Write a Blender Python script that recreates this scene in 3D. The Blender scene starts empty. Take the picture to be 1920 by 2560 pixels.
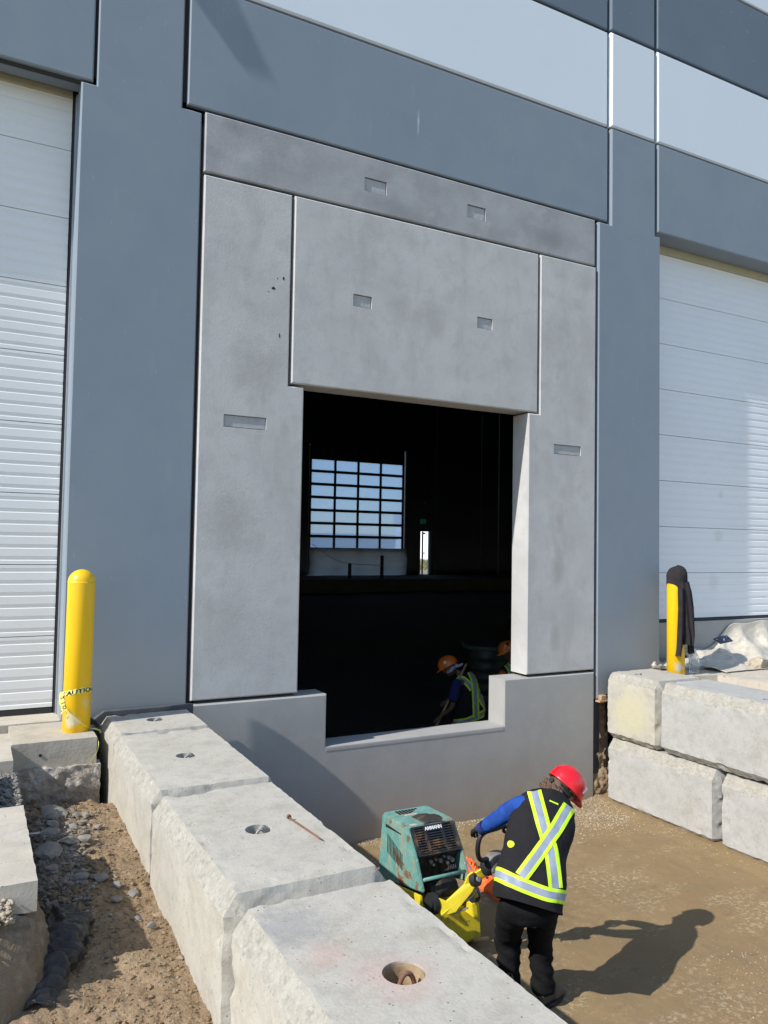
import bpy, bmesh, math, random
from mathutils import Vector, Matrix, noise
from mathutils.bvhtree import BVHTree
R = math.radians
random.seed(11)
S = bpy.context.scene
COL = S.collection
# ------------------------------------------------------------------ camera
cam_d = bpy.data.cameras.new('camera'); cam = bpy.data.objects.new('camera', cam_d); COL.objects.link(cam)
HC = 2.9; CY = -6.898; FPX = 1940.3; YAW = .487719; PITCH = .042508; ROLL = .016776
f = Vector((math.sin(YAW)*math.cos(PITCH), math.cos(YAW)*math.cos(PITCH), math.sin(PITCH)))
r0 = Vector((math.cos(YAW), -math.sin(YAW), 0)); u0 = r0.cross(f)
rr = math.cos(ROLL)*r0+math.sin(ROLL)*u0; uu = -math.sin(ROLL)*r0+math.cos(ROLL)*u0
M = Matrix((rr, uu, -f)).transposed().to_4x4(); M.translation = Vector((0, CY, HC))
cam.matrix_world = M
cam_d.sensor_fit = 'VERTICAL'; cam_d.sensor_height = 32.0; cam_d.lens = FPX/2560*32.0
cam_d.clip_start = .05; cam_d.clip_end = 3000
S.camera = cam
# ------------------------------------------------------------------ light
SUN = Vector((-1.18, -.177, 1)).normalized()
W = bpy.data.worlds.new('World'); S.world = W; W.use_nodes = True
nt = W.node_tree; bg = nt.nodes['Background']; sky = nt.nodes.new('ShaderNodeTexSky')
sky.sky_type = 'NISHITA'; sky.sun_disc = False; sky.sun_elevation = math.asin(SUN.z)
sky.sun_rotation = math.atan2(SUN.x, SUN.y) % (2*math.pi); sky.air_density = 1.0; sky.dust_density = .25; sky.ozone_density = 1.6
nt.links.new(sky.outputs[0], bg.inputs[0]); bg.inputs[1].default_value = .15
sd = bpy.data.lights.new('sun', 'SUN'); sd.energy = 4.0; sd.angle = R(.53); sd.color = (1, .968, .915)
so = bpy.data.objects.new('sun', sd); COL.objects.link(so); so.rotation_euler = SUN.to_track_quat('Z', 'Y').to_euler(); so.location = (-10, -6, 12)
S.view_settings.view_transform = 'Standard'; S.view_settings.look = 'None'; S.view_settings.gamma = 1
S.view_settings.exposure = .45; S.view_settings.use_curve_mapping = False
S.render.engine = 'CYCLES'
# ------------------------------------------------------------------ materials
def _n(nt, t, **k):
    n = nt.nodes.new(t)
    for a, b in k.items(): setattr(n, a, b)
    return n
def noise_fac(nt, co, scale, detail=6, rough=.6, lo=.35, hi=.65, dist=0, stretch=None):
    v = co
    if stretch:
        mp = _n(nt, 'ShaderNodeMapping'); mp.inputs['Scale'].default_value = stretch; nt.links.new(co, mp.inputs[0]); v = mp.outputs[0]
    n = _n(nt, 'ShaderNodeTexNoise'); n.inputs['Scale'].default_value = scale; n.inputs['Detail'].default_value = detail
    n.inputs['Roughness'].default_value = rough; n.inputs['Distortion'].default_value = dist
    nt.links.new(v, n.inputs['Vector'])
    m = _n(nt, 'ShaderNodeMapRange'); m.inputs[1].default_value = lo; m.inputs[2].default_value = hi
    nt.links.new(n.outputs['Fac'], m.inputs[0]); return m.outputs[0], n.outputs['Fac']
def mixc(nt, fac, a, b):
    m = _n(nt, 'ShaderNodeMix', data_type='RGBA')
    for sock, v in ((m.inputs[0], fac), (m.inputs[6], a), (m.inputs[7], b)):
        if isinstance(v, (tuple, list)): sock.default_value = (*v[:3], 1)
        elif isinstance(v, (int, float)): sock.default_value = v
        else: nt.links.new(v, sock)
    return m.outputs[2]
def mul(nt, a, b):
    m = _n(nt, 'ShaderNodeMath', operation='MULTIPLY')
    for s, v in ((m.inputs[0], a), (m.inputs[1], b)):
        if isinstance(v, (int, float)): s.default_value = v
        else: nt.links.new(v, s)
    return m.outputs[0]
def mat(name, base, rough=.8, layers=(), bump=0, bscale=60, bump2=0, b2scale=8, metal=0, spec=.5, sheen=0, coat=0, trans=0, alpha=1, extra=None, coord='Object', emit=None):
    """layers: (colour, scale, lo, hi, strength, stretch) mixed over base by noise masks"""
    m = bpy.data.materials.new(name); m.use_nodes = True; nt = m.node_tree; p = nt.nodes['Principled BSDF']
    co = _n(nt, 'ShaderNodeNewGeometry').outputs['Position'] if coord == 'World' else _n(nt, 'ShaderNodeTexCoord').outputs[coord]
    c = base
    for L in layers:
        col, sc, lo, hi, st = L[:5]; stx = L[5] if len(L) > 5 else None
        fac, _ = noise_fac(nt, co, sc, 7, .62, lo, hi, .3, stx)
        c = mixc(nt, mul(nt, fac, st), c, col)
    if extra: c = extra(nt, co, c)
    if isinstance(c, (tuple, list)): p.inputs['Base Color'].default_value = (*c[:3], 1)
    else: nt.links.new(c, p.inputs['Base Color'])
    p.inputs['Roughness'].default_value = rough; p.inputs['Metallic'].default_value = metal
    p.inputs['Specular IOR Level'].default_value = spec; p.inputs['Coat Weight'].default_value = coat
    p.inputs['Sheen Weight'].default_value = sheen
    if trans: p.inputs['Transmission Weight'].default_value = trans
    if alpha < 1: p.inputs['Alpha'].default_value = alpha
    if emit: p.inputs['Emission Color'].default_value = (*emit[0], 1); p.inputs['Emission Strength'].default_value = emit[1]
    if bump or bump2:
        nrm = None
        for b, s in ((bump2, b2scale), (bump, bscale)):
            if not b: continue
            _, fr = noise_fac(nt, co, s, 5, .6)
            bn = _n(nt, 'ShaderNodeBump'); bn.inputs['Strength'].default_value = 1; bn.inputs['Distance'].default_value = b
            nt.links.new(fr, bn.inputs['Height'])
            if nrm: nt.links.new(nrm, bn.inputs['Normal'])
            nrm = bn.outputs[0]
        nt.links.new(nrm, p.inputs['Normal'])
    return m
def spot(nt, co, c, centre, rad, col, strength, nscale=9, soft=.6, sc=(1, 1, 1)):
    """a stain of its own shape round a point of the object"""
    mp = _n(nt, 'ShaderNodeVectorMath', operation='SUBTRACT'); nt.links.new(co, mp.inputs[0]); mp.inputs[1].default_value = centre
    ms = _n(nt, 'ShaderNodeVectorMath', operation='MULTIPLY'); nt.links.new(mp.outputs[0], ms.inputs[0]); ms.inputs[1].default_value = sc
    ln = _n(nt, 'ShaderNodeVectorMath', operation='LENGTH'); nt.links.new(ms.outputs[0], ln.inputs[0])
    _, nf = noise_fac(nt, co, nscale, 6, .65)
    a = _n(nt, 'ShaderNodeMath', operation='MULTIPLY_ADD'); nt.links.new(nf, a.inputs[0]); a.inputs[1].default_value = -rad*1.6
    b = _n(nt, 'ShaderNodeMath', operation='ADD'); nt.links.new(a.outputs[0], b.inputs[0]); nt.links.new(ln.outputs['Value'], b.inputs[1])
    a.inputs[2].default_value = rad*.8
    mr = _n(nt, 'ShaderNodeMapRange'); nt.links.new(b.outputs[0], mr.inputs[0]); mr.inputs[1].default_value = rad; mr.inputs[2].default_value = rad*(1-soft)
    return mixc(nt, mul(nt, mr.outputs[0], strength), c, col)
def specks(nt, co, c, scale, thr, col, strength=1, stretch=None):
    v = co
    if stretch:
        mp = _n(nt, 'ShaderNodeMapping'); mp.inputs['Scale'].default_value = stretch; nt.links.new(co, mp.inputs[0]); v = mp.outputs[0]
    vo = _n(nt, 'ShaderNodeTexVoronoi'); vo.inputs['Scale'].default_value = scale; nt.links.new(v, vo.inputs['Vector'])
    _, nf = noise_fac(nt, co, scale*.23, 4, .7)
    s = _n(nt, 'ShaderNodeMath', operation='MULTIPLY_ADD'); nt.links.new(nf, s.inputs[0]); s.inputs[1].default_value = -thr*1.5; nt.links.new(vo.outputs['Distance'], s.inputs[2])
    mr = _n(nt, 'ShaderNodeMapRange'); nt.links.new(s.outputs[0], mr.inputs[0]); mr.inputs[1].default_value = thr*.3; mr.inputs[2].default_value = -thr*.1
    return mixc(nt, mul(nt, mr.outputs[0], strength), c, col)

M_ = {}
def blue_extra(nt, co, c):
    c = specks(nt, co, c, 6, .06, (.38, .42, .45), .35, (2.5, 1, .5))
    c = spot(nt, co, c, (-.014, 0, 7.33), .05, (.5, .54, .56), .8, 30, .9, (3, 1, .32))
    c = specks(nt, co, c, 1.6, .12, (.26, .30, .34), .30, (2.5, 1, .6))
    return mixc(nt, mul(nt, zmask(nt, co, 1.5, 2.3, .5), .45), c, (.31, .29, .255))
BLUE_LATE = lambda: mat('blue_wall_paint', (.222, .262, .305), .75, [((.248, .286, .326), .7, .4, .62, .6, (1, 1, .5)), ((.195, .235, .278), 2.5, .45, .7, .35)], bump=.0006, bscale=90, spec=.3,
    extra=lambda nt, co, c: blue_extra(nt, co, c))
M_['blue_dark'] = mat('dark_blue_wall_paint', (.14, .176, .22), .75, [((.162, .20, .242), .8, .4, .62, .6)], bump=.0006, bscale=90, spec=.3,
    extra=lambda nt, co, c: specks(nt, co, c, 5, .07, (.5, .55, .6), .5, (3, 1, .6)))
M_['pale'] = mat('pale_wall_paint', (.68, .73, .785), .75, [((.71, .755, .80), .7, .4, .62, .6)], bump=.0005, bscale=90, spec=.3,
    extra=lambda nt, co, c: specks(nt, co, c, 7, .05, (.68, .7, .72), .4))
def zmask(nt, co, z0, z1, n=.25):
    sp_ = _n(nt, 'ShaderNodeSeparateXYZ'); nt.links.new(co, sp_.inputs[0]); _, nf = noise_fac(nt, co, 3.5, 6, .65)
    a = _n(nt, 'ShaderNodeMath', operation='MULTIPLY_ADD'); nt.links.new(nf, a.inputs[0]); a.inputs[1].default_value = n; nt.links.new(sp_.outputs[2], a.inputs[2])
    m = _n(nt, 'ShaderNodeMapRange'); nt.links.new(a.outputs[0], m.inputs[0]); m.inputs[1].default_value = z1+n*.5; m.inputs[2].default_value = z0+n*.5; return m.outputs[0]
def conc_extra(k):
    def fn(nt, co, c):
        D_ = (.345, .332, .31)
        if k == 1:
            for ce, ra, st, sc in (((1.961, 0, 3.53), .11, .35, (1, 1, 1)), ((1.91, 0, 3.18), .13, .6, (1.6, 1, .8)), ((1.88, 0, 2.66), .15, .65, (1.4, 1, .55)), ((1.854, 0, 1.9), .13, .5, (1.4, 1, .6)), ((.2, 0, 5.27), .28, .55, (1.2, 1, .9)), ((-.22, 0, 5.33), .2, .4, (1.2, 1, .9)), ((-1.95, 0, 3.1), .3, .55, (1, 1, .8)), ((-1.77, 0, 4.54), .26, .5, (1, 1, .8)), ((2.27, 0, 6.03), .2, .4, (1, 1, 1)), ((1.14, 0, 4.95), .12, .35, (1, 1, 1)), ((-1.9, 0, 2.2), .3, .4, (1, 1, .7)), ((2.2, 0, 4.6), .25, .35, (1, 1, .8))):
                c = spot(nt, co, c, ce, ra, D_, st, 5, .8, sc)
            c = specks(nt, co, c, 5, .07, (.25, .245, .235), .35, (6, 1, .7))
        if k == 2:
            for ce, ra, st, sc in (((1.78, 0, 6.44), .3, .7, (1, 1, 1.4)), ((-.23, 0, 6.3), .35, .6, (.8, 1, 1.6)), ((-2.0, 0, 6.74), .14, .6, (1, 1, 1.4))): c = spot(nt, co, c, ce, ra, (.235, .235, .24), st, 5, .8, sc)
        if k == 3:
            c = mixc(nt, mul(nt, zmask(nt, co, .05, .75), .55), c, (.33, .27, .20))
            c = mixc(nt, mul(nt, zmask(nt, co, -.05, .30), .5), c, (.30, .225, .14))
        c = specks(nt, co, c, 38, .10, (.10, .10, .10), .45)
        c = specks(nt, co, c, 11, .09, (.17, .17, .17), .3, (3.5, 1, .6))
        return c
    return fn
M_['conc'] = mat('bare_concrete', (.52, .508, .49), .85, [((.44, .43, .42), 1.3, .42, .62, .65), ((.56, .55, .54), 3.1, .5, .68, .5), ((.39, .38, .365), .9, .52, .66, .55, (2.6, 1, .8)), ((.41, .39, .355), 6, .5, .7, .5)], bump=.0014, bscale=45, bump2=.001, b2scale=9, extra=conc_extra(1))
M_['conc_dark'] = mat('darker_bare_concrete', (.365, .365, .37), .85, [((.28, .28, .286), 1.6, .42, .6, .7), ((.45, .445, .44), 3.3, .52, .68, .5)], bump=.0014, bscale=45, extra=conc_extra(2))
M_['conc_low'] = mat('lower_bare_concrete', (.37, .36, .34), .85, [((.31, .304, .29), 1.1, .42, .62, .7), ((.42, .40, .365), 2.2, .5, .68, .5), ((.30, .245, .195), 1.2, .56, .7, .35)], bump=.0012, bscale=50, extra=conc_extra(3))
M_['blue'] = BLUE_LATE()
M_['pocket'] = mat('pocket_grout', (.40, .40, .40), .9, [((.42, .42, .42), 30, .5, .66, .4), ((.26, .26, .26), 12, .5, .7, .5)], bump=.0015, bscale=40)
def blk_extra(nt, co, c):
    c = specks(nt, co, c, 26, .10, (.12, .11, .10), .95); c = specks(nt, co, c, 14, .07, (.27, .25, .22), .7, (1, 2.2, 1))
    c = specks(nt, co, c, 9, .05, (.30, .22, .14), .6)
    return c
def blkmat(name, base, extra=None):
    return mat(name, base, .88, [(tuple(v*1.16 for v in base), 2.2, .42, .62, .7), ((base[0]*.80, base[1]*.76, base[2]*.68), 3.7, .52, .7, .65), (tuple(v*.80 for v in base), 11, .48, .66, .55), (tuple(v*1.12 for v in base), 34, .52, .62, .5), (tuple(v*.72 for v in base), 60, .58, .66, .4)], bump=.0018, bscale=80, bump2=.0022, b2scale=18,
        extra=lambda nt, co, c: (extra(nt, co, blk_extra(nt, co, c)) if extra else blk_extra(nt, co, c)))
M_['block'] = blkmat('cast_block_concrete', (.425, .397, .338))
HL_ = .86
def redstain(nt, co, c):
    c = spot(nt, co, c, (-.02, .02, HL_), .19, (.50, .27, .24), .42, 8, .85, (1, 1, .3))
    c = spot(nt, co, c, (-.17, .25, HL_), .13, (.50, .28, .25), .32, 9, .8, (1, 1, .3))
    return spot(nt, co, c, (-.22, .5, HL_), .2, (.25, .25, .25), .55, 26)
M_['block_red'] = blkmat('cast_block_concrete_with_red_paint', (.425, .397, .338), redstain)
M_['block_yellow'] = blkmat('cast_block_concrete_yellowish', (.425, .397, .338), lambda nt, co, c: spot(nt, co, c, (-.38, .0, .33), .34, (.50, .46, .30), .8, 4))
M_['rough_dimmed_edge'] = mat('rough_dimmed_block_edge', (.34, .315, .265), .95, [((.42, .40, .35), 14, .45, .62, .7), ((.24, .22, .18), 34, .5, .64, .7), ((.46, .44, .40), 70, .55, .66, .6)], bump=.006, bscale=55, bump2=.006, b2scale=18)  # rough cast edge, colour also darkened to hold down its sunlit brightness
M_['block_grey'] = blkmat('cast_block_concrete_grey', (.39, .38, .355))
M_['slab'] = mat('pavement_concrete', (.50, .445, .36), .9, [((.38, .34, .28), 2.5, .45, .65, .6), ((.56, .52, .46), 6, .5, .68, .5), ((.3, .25, .19), 5, .58, .7, .5, (1, 3, 1))], bump=.002, bscale=60, extra=blk_extra)
M_['footing'] = mat('footing_concrete', (.46, .41, .325), .9, [((.34, .30, .235), 4, .45, .65, .7), ((.5, .46, .39), 9, .5, .7, .5)], bump=.002, bscale=40, bump2=.002, b2scale=10, extra=blk_extra)
M_['rubble'] = mat('broken_concrete', (.42, .38, .33), .95, [((.30, .25, .18), 7, .42, .6, .7), ((.55, .52, .47), 18, .5, .66, .7)], bump=.02, bscale=28, bump2=.02, b2scale=10)
M_['bank_soil'] = mat('bank_soil', (.235, .185, .125), .95, [((.16, .12, .075), 5, .42, .6, .8), ((.34, .29, .22), 14, .52, .66, .6)], bump=.02, bscale=30, bump2=.02, b2scale=11)
M_['stone_grey'] = mat('grey_rubble', (.25, .235, .21), .9, [((.17, .145, .11), 9, .42, .6, .8), ((.36, .345, .32), 22, .5, .65, .5)], bump=.004, bscale=50)
M_['stone_mixed'] = mat('mixed_rubble', (.22, .19, .15), .95, [((.13, .10, .07), 11, .40, .55, .85), ((.38, .36, .33), 19, .56, .64, .8)], bump=.004, bscale=60)
M_['stone_tan'] = mat('tan_gravel', (.40, .335, .24), .9, [((.27, .205, .13), 6, .42, .6, .7), ((.52, .47, .38), 15, .5, .62, .6)], bump=.002, bscale=80)
M_['dirt'] = mat('dry_dirt', (.26, .178, .10), .95, [((.31, .225, .135), 3, .42, .62, .7), ((.19, .125, .066), 8, .45, .65, .6), ((.41, .34, .25), 30, .55, .68, .6)], bump=.012, bscale=38, bump2=.02, b2scale=11)
def mud_extra(nt, co, c):
    # pale fines and gravel pressed into the mud in patches
    fac, _ = noise_fac(nt, co, 1.1, 5, .6, .50, .60, .4, (1, 2.2, 1))
    f2, _ = noise_fac(nt, co, 26, 6, .75, .50, .60)
    c = mixc(nt, mul(nt, mul(nt, fac, f2), .6), c, (.48, .39, .25))
    f3, _ = noise_fac(nt, co, 60, 5, .7, .60, .66)
    c = mixc(nt, mul(nt, f3, .16), c, (.42, .34, .22))
    f4, _ = noise_fac(nt, co, 5, 6, .7, .58, .66, .5, (1, 3, 1))
    return mixc(nt, mul(nt, f4, .45), c, (.14, .10, .055))
M_['mud'] = mat('compacted_mud', (.235, .158, .074), .82, [((.27, .187, .092), 1.1, .42, .62, .7), ((.205, .147, .078), 3.5, .45, .65, .5)], bump=.0035, bscale=60, bump2=.008, b2scale=7, extra=mud_extra)
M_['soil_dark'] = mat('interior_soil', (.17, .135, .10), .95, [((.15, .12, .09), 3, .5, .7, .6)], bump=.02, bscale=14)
M_['field'] = mat('outer_ground', (.26, .22, .16), .95, [((.14, .16, .07), .08, .45, .6, .7), ((.32, .28, .2), .6, .45, .65, .5)])
M_['door'] = mat('white_door_steel', (.78, .78, .765), .42, [((.75, .745, .72), 1.2, .45, .65, .6)], bump=.0004, bscale=25, spec=.5,
    coord='World')
M_['door_right'] = mat('white_door_steel_scuffed', (.76, .775, .80), .42, [((.72, .73, .75), 1.2, .45, .65, .6)], bump=.0004, bscale=25,
    coord='World', extra=lambda nt, co, c: spot(nt, co, spot(nt, co, spot(nt, co, c, (9.0, .27, 3.66), .07, (.5, .5, .5), .35, 6), (8.95, .27, 3.1), .10, (.5, .5, .48), .3, 6), (8.85, .27, 2.48), .13, (.52, .52, .5), .3, 6))
M_['black'] = mat('black_rubber', (.018, .018, .02), .6)
M_['joint'] = mat('joint_filler', (.035, .033, .035), .9)
M_['tan_metal'] = mat('tan_door_seal', (.42, .38, .27), .6, [((.34, .31, .22), 6, .4, .6, .5)])
M_['inner'] = mat('interior_paint', (.13, .155, .20), .5, [((.09, .11, .15), .5, .4, .6, .6)])
M_['steel_dark'] = mat('dark_steel', (.05, .05, .055), .5, metal=.3)
M_['galv'] = mat('galvanised_steel', (.45, .47, .5), .45, [((.36, .37, .4), 20, .4, .6, .6)], metal=.6)
def scuff(nt, co, c):
    c = spot(nt, co, c, (-.05, -.10, .10), .07, (.75, .72, .66), .8, 18)
    c = spot(nt, co, c, (.06, -.09, .22), .05, (.72, .6, .3), .5, 18)
    return c
M_['yellow'] = mat('yellow_plastic', (.86, .51, .004), .38, [((.80, .46, .006), 2, .45, .6, .5)], spec=.5, extra=scuff)
M_['orange_mark'] = mat('orange_mark', (.85, .2, .03), .6)
def tapeside(nt, co, c): return c
M_['tape'] = mat('yellow_tape', (.85, .78, .20), .45, [((.9, .85, .45), 40, .5, .65, .5)])
M_['print_black'] = mat('black_print', (.012, .012, .012), .6)
M_['white_print'] = mat('white_print', (.8, .8, .8), .6)
M_['rust'] = mat('rusty_steel', (.20, .095, .055), .85, [((.30, .15, .09), 40, .4, .6, .7), ((.11, .06, .045), 20, .5, .7, .6)], bump=.001, bscale=150, metal=.2)
M_['cable'] = mat('steel_cable', (.25, .24, .23), .6, [((.42, .41, .4), 90, .45, .55, .8)], bump=.002, bscale=300, metal=.4)
M_['wood'] = mat('raw_wood', (.48, .32, .18), .8, [((.36, .22, .12), 5, .4, .65, .7, (1, 8, 8))], bump=.001, bscale=60)
M_['tarp'] = mat('white_tarp', (.52, .47, .385), .6, [((.46, .41, .33), 5, .45, .65, .5), ((.66, .63, .57), 12, .5, .65, .5)], bump=.006, bscale=26, bump2=.006, b2scale=70)
M_['sack'] = mat('grey_plastic_sack', (.50, .48, .44), .5, [((.62, .6, .56), 8, .45, .62, .6)], bump=.006, bscale=18)
M_['paper'] = mat('navy_print', (.02, .035, .09), .55)
M_['cloth_black'] = mat('washed_black_cotton', (.026, .023, .025), .95, [((.038, .034, .036), 8, .4, .6, .7)], bump=.0012, bscale=300, bump2=.002, b2scale=40, spec=.15)
M_['clear'] = mat('clear_plastic', (.85, .88, .9), .12, trans=.85, spec=.5, alpha=.55)
M_['vest'] = mat('black_vest_mesh', (.014, .013, .015), .85, bump=.0008, bscale=260, bump2=.010, b2scale=11, spec=.25)
M_['pants'] = mat('black_work_trousers', (.007, .007, .008), .9, [((.014, .013, .013), 9, .45, .65, .7)], bump=.001, bscale=260, bump2=.010, b2scale=15, spec=.2)
M_['blue_shirt'] = mat('royal_blue_shirt', (.018, .070, .30), .8, [((.010, .036, .18), 9, .45, .6, .6)], bump=.0006, bscale=250, bump2=.008, b2scale=18, spec=.2)
M_['navy_shirt'] = mat('navy_shirt', (.012, .022, .12), .85, bump2=.006, b2scale=16)
M_['lime'] = mat('lime_tape', (.62, .95, .02), .6, [((.52, .85, .03), 22, .4, .6, .5)], bump2=.003, b2scale=20, emit=((.62, .95, .02), 0))
M_['silver'] = mat('reflective_silver_tape', (.29, .33, .40), .45, [((.24, .28, .35), 16, .4, .6, .6)], bump2=.003, b2scale=22)
M_['red_hat'] = mat('red_hard_hat', (.78, .012, .022), .32, spec=.5, coat=.2, bump2=.0006, b2scale=20)
M_['orange_hat'] = mat('orange_hard_hat', (.85, .20, .02), .4, [((.75, .17, .02), 14, .4, .6, .5)])
M_['skin'] = mat('skin', (.36, .20, .13), .6, [((.30, .15, .10), 12, .4, .6, .5)])
M_['skin_brown'] = mat('skin_brown', (.16, .085, .055), .6)
M_['hair'] = mat('brown_hair', (.085, .045, .025), .6, [((.14, .08, .045), 60, .4, .6, .7, (1, 1, .2))], bump=.004, bscale=90)
M_['glove'] = mat('black_glove', (.015, .015, .016), .7, bump=.001, bscale=150)
M_['boot'] = mat('muddy_boot', (.10, .075, .05), .85, [((.17, .13, .085), 12, .4, .6, .8)], bump=.002, bscale=60)
M_['bandana'] = mat('pale_bandana', (.5, .5, .62), .8, [((.25, .27, .42), 45, .48, .6, .8)])
M_['teal'] = mat('worn_teal_paint', (.105, .28, .245), .55, [((.17, .36, .315), 5, .42, .6, .7), ((.27, .42, .37), 20, .52, .66, .5), ((.30, .29, .20), 4, .50, .62, .75, (1, 2, 1)), ((.36, .48, .42), 14, .60, .64, .7, (1, 6, 1.5)), ((.20, .085, .04), 7, .57, .64, .95)], bump=.0008, bscale=50, spec=.4)
M_['grille'] = mat('dusty_black_plastic', (.018, .018, .02), .55, [((.22, .12, .04), 7, .5, .62, .85)], bump=.0008, bscale=120)
M_['engine'] = mat('dirty_engine_parts', (.02, .02, .018), .6, [((.12, .085, .045), 10, .5, .66, .8, (3, 3, .6))], bump=.002, bscale=60)
M_['yel_metal'] = mat('worn_yellow_paint', (.72, .58, .02), .5, [((.60, .44, .03), 6, .48, .66, .6), ((.12, .07, .03), 14, .60, .68, .9), ((.30, .2, .08), 4, .58, .7, .6)], bump=.0008, bscale=60)
M_['grey_cast'] = mat('grey_cast_housing', (.20, .185, .17), .5, [((.11, .10, .09), 12, .45, .65, .7)], bump=.001, bscale=90)
M_['orange_net'] = mat('orange_plastic_netting', (.90, .16, .03), .6, [((.7, .10, .02), 30, .45, .6, .7)], bump=.01, bscale=45)
M_['dust_plastic'] = mat('dusty_black_plastic_film', (.036, .033, .030), .6, [((.11, .095, .075), 5, .45, .65, .7)], bump=.003, bscale=30)
M_['drum_green'] = mat('dark_green_plastic', (.010, .026, .023), .5)
M_['drum_lid'] = mat('green_lid', (.045, .075, .068), .5)
M_['far_white'] = mat('far_white_wall', (.75, .76, .78), .8)
M_['far_grey'] = mat('far_grey_roof', (.42, .43, .45), .8)
M_['glass_dark'] = mat('far_window_glass', (.04, .05, .07), .15)
M_['sign_green'] = mat('exit_sign_green', (.02, .22, .12), .5, emit=((.05, .5, .3), .03))
M_['grass'] = mat('rough_grass', (.14, .15, .05), .95, [((.24, .2, .09), 2, .4, .6, .7)])
mp = bpy.data.materials.new('door_pane_polycarbonate'); mp.use_nodes = True; nt = mp.node_tree; nt.nodes.remove(nt.nodes['Principled BSDF']); pb = _n(nt, 'ShaderNodeBsdfTranslucent'); pb.inputs[0].default_value = (.80, .86, .95, 1)
tr = _n(nt, 'ShaderNodeBsdfTransparent'); tr.inputs[0].default_value = (.58, .67, .80, 1); mx = _n(nt, 'ShaderNodeMixShader'); mx.inputs[0].default_value = .42
nt.links.new(tr.outputs[0], mx.inputs[1]); nt.links.new(pb.outputs[0], mx.inputs[2]); nt.links.new(mx.outputs[0], nt.nodes['Material Output'].inputs[0])
M_['pane'] = mp
mf = bpy.data.materials.new('hanging_film'); mf.use_nodes = True; nt = mf.node_tree
tl = _n(nt, 'ShaderNodeBsdfTranslucent'); tl.inputs[0].default_value = (.30, .31, .31, 1); df = _n(nt, 'ShaderNodeBsdfDiffuse'); df.inputs[0].default_value = (.5, .5, .48, 1); mx = _n(nt, 'ShaderNodeMixShader'); mx.inputs[0].default_value = .45
nt.links.new(tl.outputs[0], mx.inputs[1]); nt.links.new(df.outputs[0], mx.inputs[2]); nt.links.new(mx.outputs[0], nt.nodes['Material Output'].inputs[0]); M_['film'] = mf
# ------------------------------------------------------------------ helpers
def link(name, me, m=None, parent=None, loc=None, smooth=None):
    o = bpy.data.objects.new(name, me); COL.objects.link(o)
    if m is not None:
        for x in (m if isinstance(m, (list, tuple)) else [m]): me.materials.append(M_[x] if isinstance(x, str) else x)
    if parent: o.parent = parent
    if loc: o.location = loc
    if smooth is not None:
        for p in me.polygons: p.use_smooth = True
        if smooth < 179: me.set_sharp_from_angle(angle=R(smooth))
    return o
def bm2(name, bm, m, parent=None, loc=None, smooth=None):
    bmesh.ops.recalc_face_normals(bm, faces=bm.faces)
    me = bpy.data.meshes.new(name); bm.to_mesh(me); bm.free(); return link(name, me, m, parent, loc, smooth)
def empty(name, loc=(0, 0, 0), rz=0):
    o = bpy.data.objects.new(name, None); COL.objects.link(o); o.location = loc; o.rotation_euler = (0, 0, rz); o.empty_display_size = .1; return o
def tag(o, label, cat, group=None):
    o['label'] = label; o['category'] = cat
    if group: o['group'] = group
    return o
def struct(o): o['kind'] = 'structure'; return o
def stuff(o, label=None, cat=None):
    o['kind'] = 'stuff'
    if label: o['label'] = label; o['category'] = cat
    return o
def box(bm, x0, x1, y0, y1, z0, z1, bev=0, mi=0):
    b = bmesh.new(); bmesh.ops.create_cube(b, size=1)
    for v in b.verts: v.co = Vector(((x0+x1)/2+v.co.x*(x1-x0), (y0+y1)/2+v.co.y*(y1-y0), (z0+z1)/2+v.co.z*(z1-z0)))
    if bev: bmesh.ops.bevel(b, geom=b.edges[:], offset=bev, segments=2, affect='EDGES', profile=.5)
    merge(bm, b, mi)
def merge(bm, b, mi=0):
    bmesh.ops.recalc_face_normals(b, faces=b.faces)
    mp = {v: bm.verts.new(v.co) for v in b.verts}
    for fc in b.faces:
        nf = bm.faces.new([mp[v] for v in fc.verts]); nf.material_index = mi; nf.smooth = fc.smooth
    b.free()
def tube(bm, pts, rad, n=10, mi=0, cap=True, closed=False):
    pts = [Vector(p) for p in pts]; N = len(pts); rings = []
    rads = rad if isinstance(rad, (list, tuple)) else [rad]*N
    up = None
    for i, p in enumerate(pts):
        if closed: t = (pts[(i+1) % N]-pts[i-1]).normalized()
        else: t = (pts[min(i+1, N-1)]-pts[max(i-1, 0)]).normalized()
        if up is None: up = Vector((0, 0, 1)) if abs(t.z) < .9 else Vector((1, 0, 0))
        a = t.cross(up).normalized(); b = a.cross(t).normalized(); up = b
        rings.append([bm.verts.new(p+rads[i]*(math.cos(2*math.pi*k/n)*a+math.sin(2*math.pi*k/n)*b)) for k in range(n)])
    for i in range(N if closed else N-1):
        A, B = rings[i], rings[(i+1) % N]
        for k in range(n):
            fc = bm.faces.new((A[k], A[(k+1) % n], B[(k+1) % n], B[k])); fc.material_index = mi; fc.smooth = True
    if cap and not closed:
        for ring in (rings[0], rings[-1]):
            fc = bm.faces.new(ring); fc.material_index = mi
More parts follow.
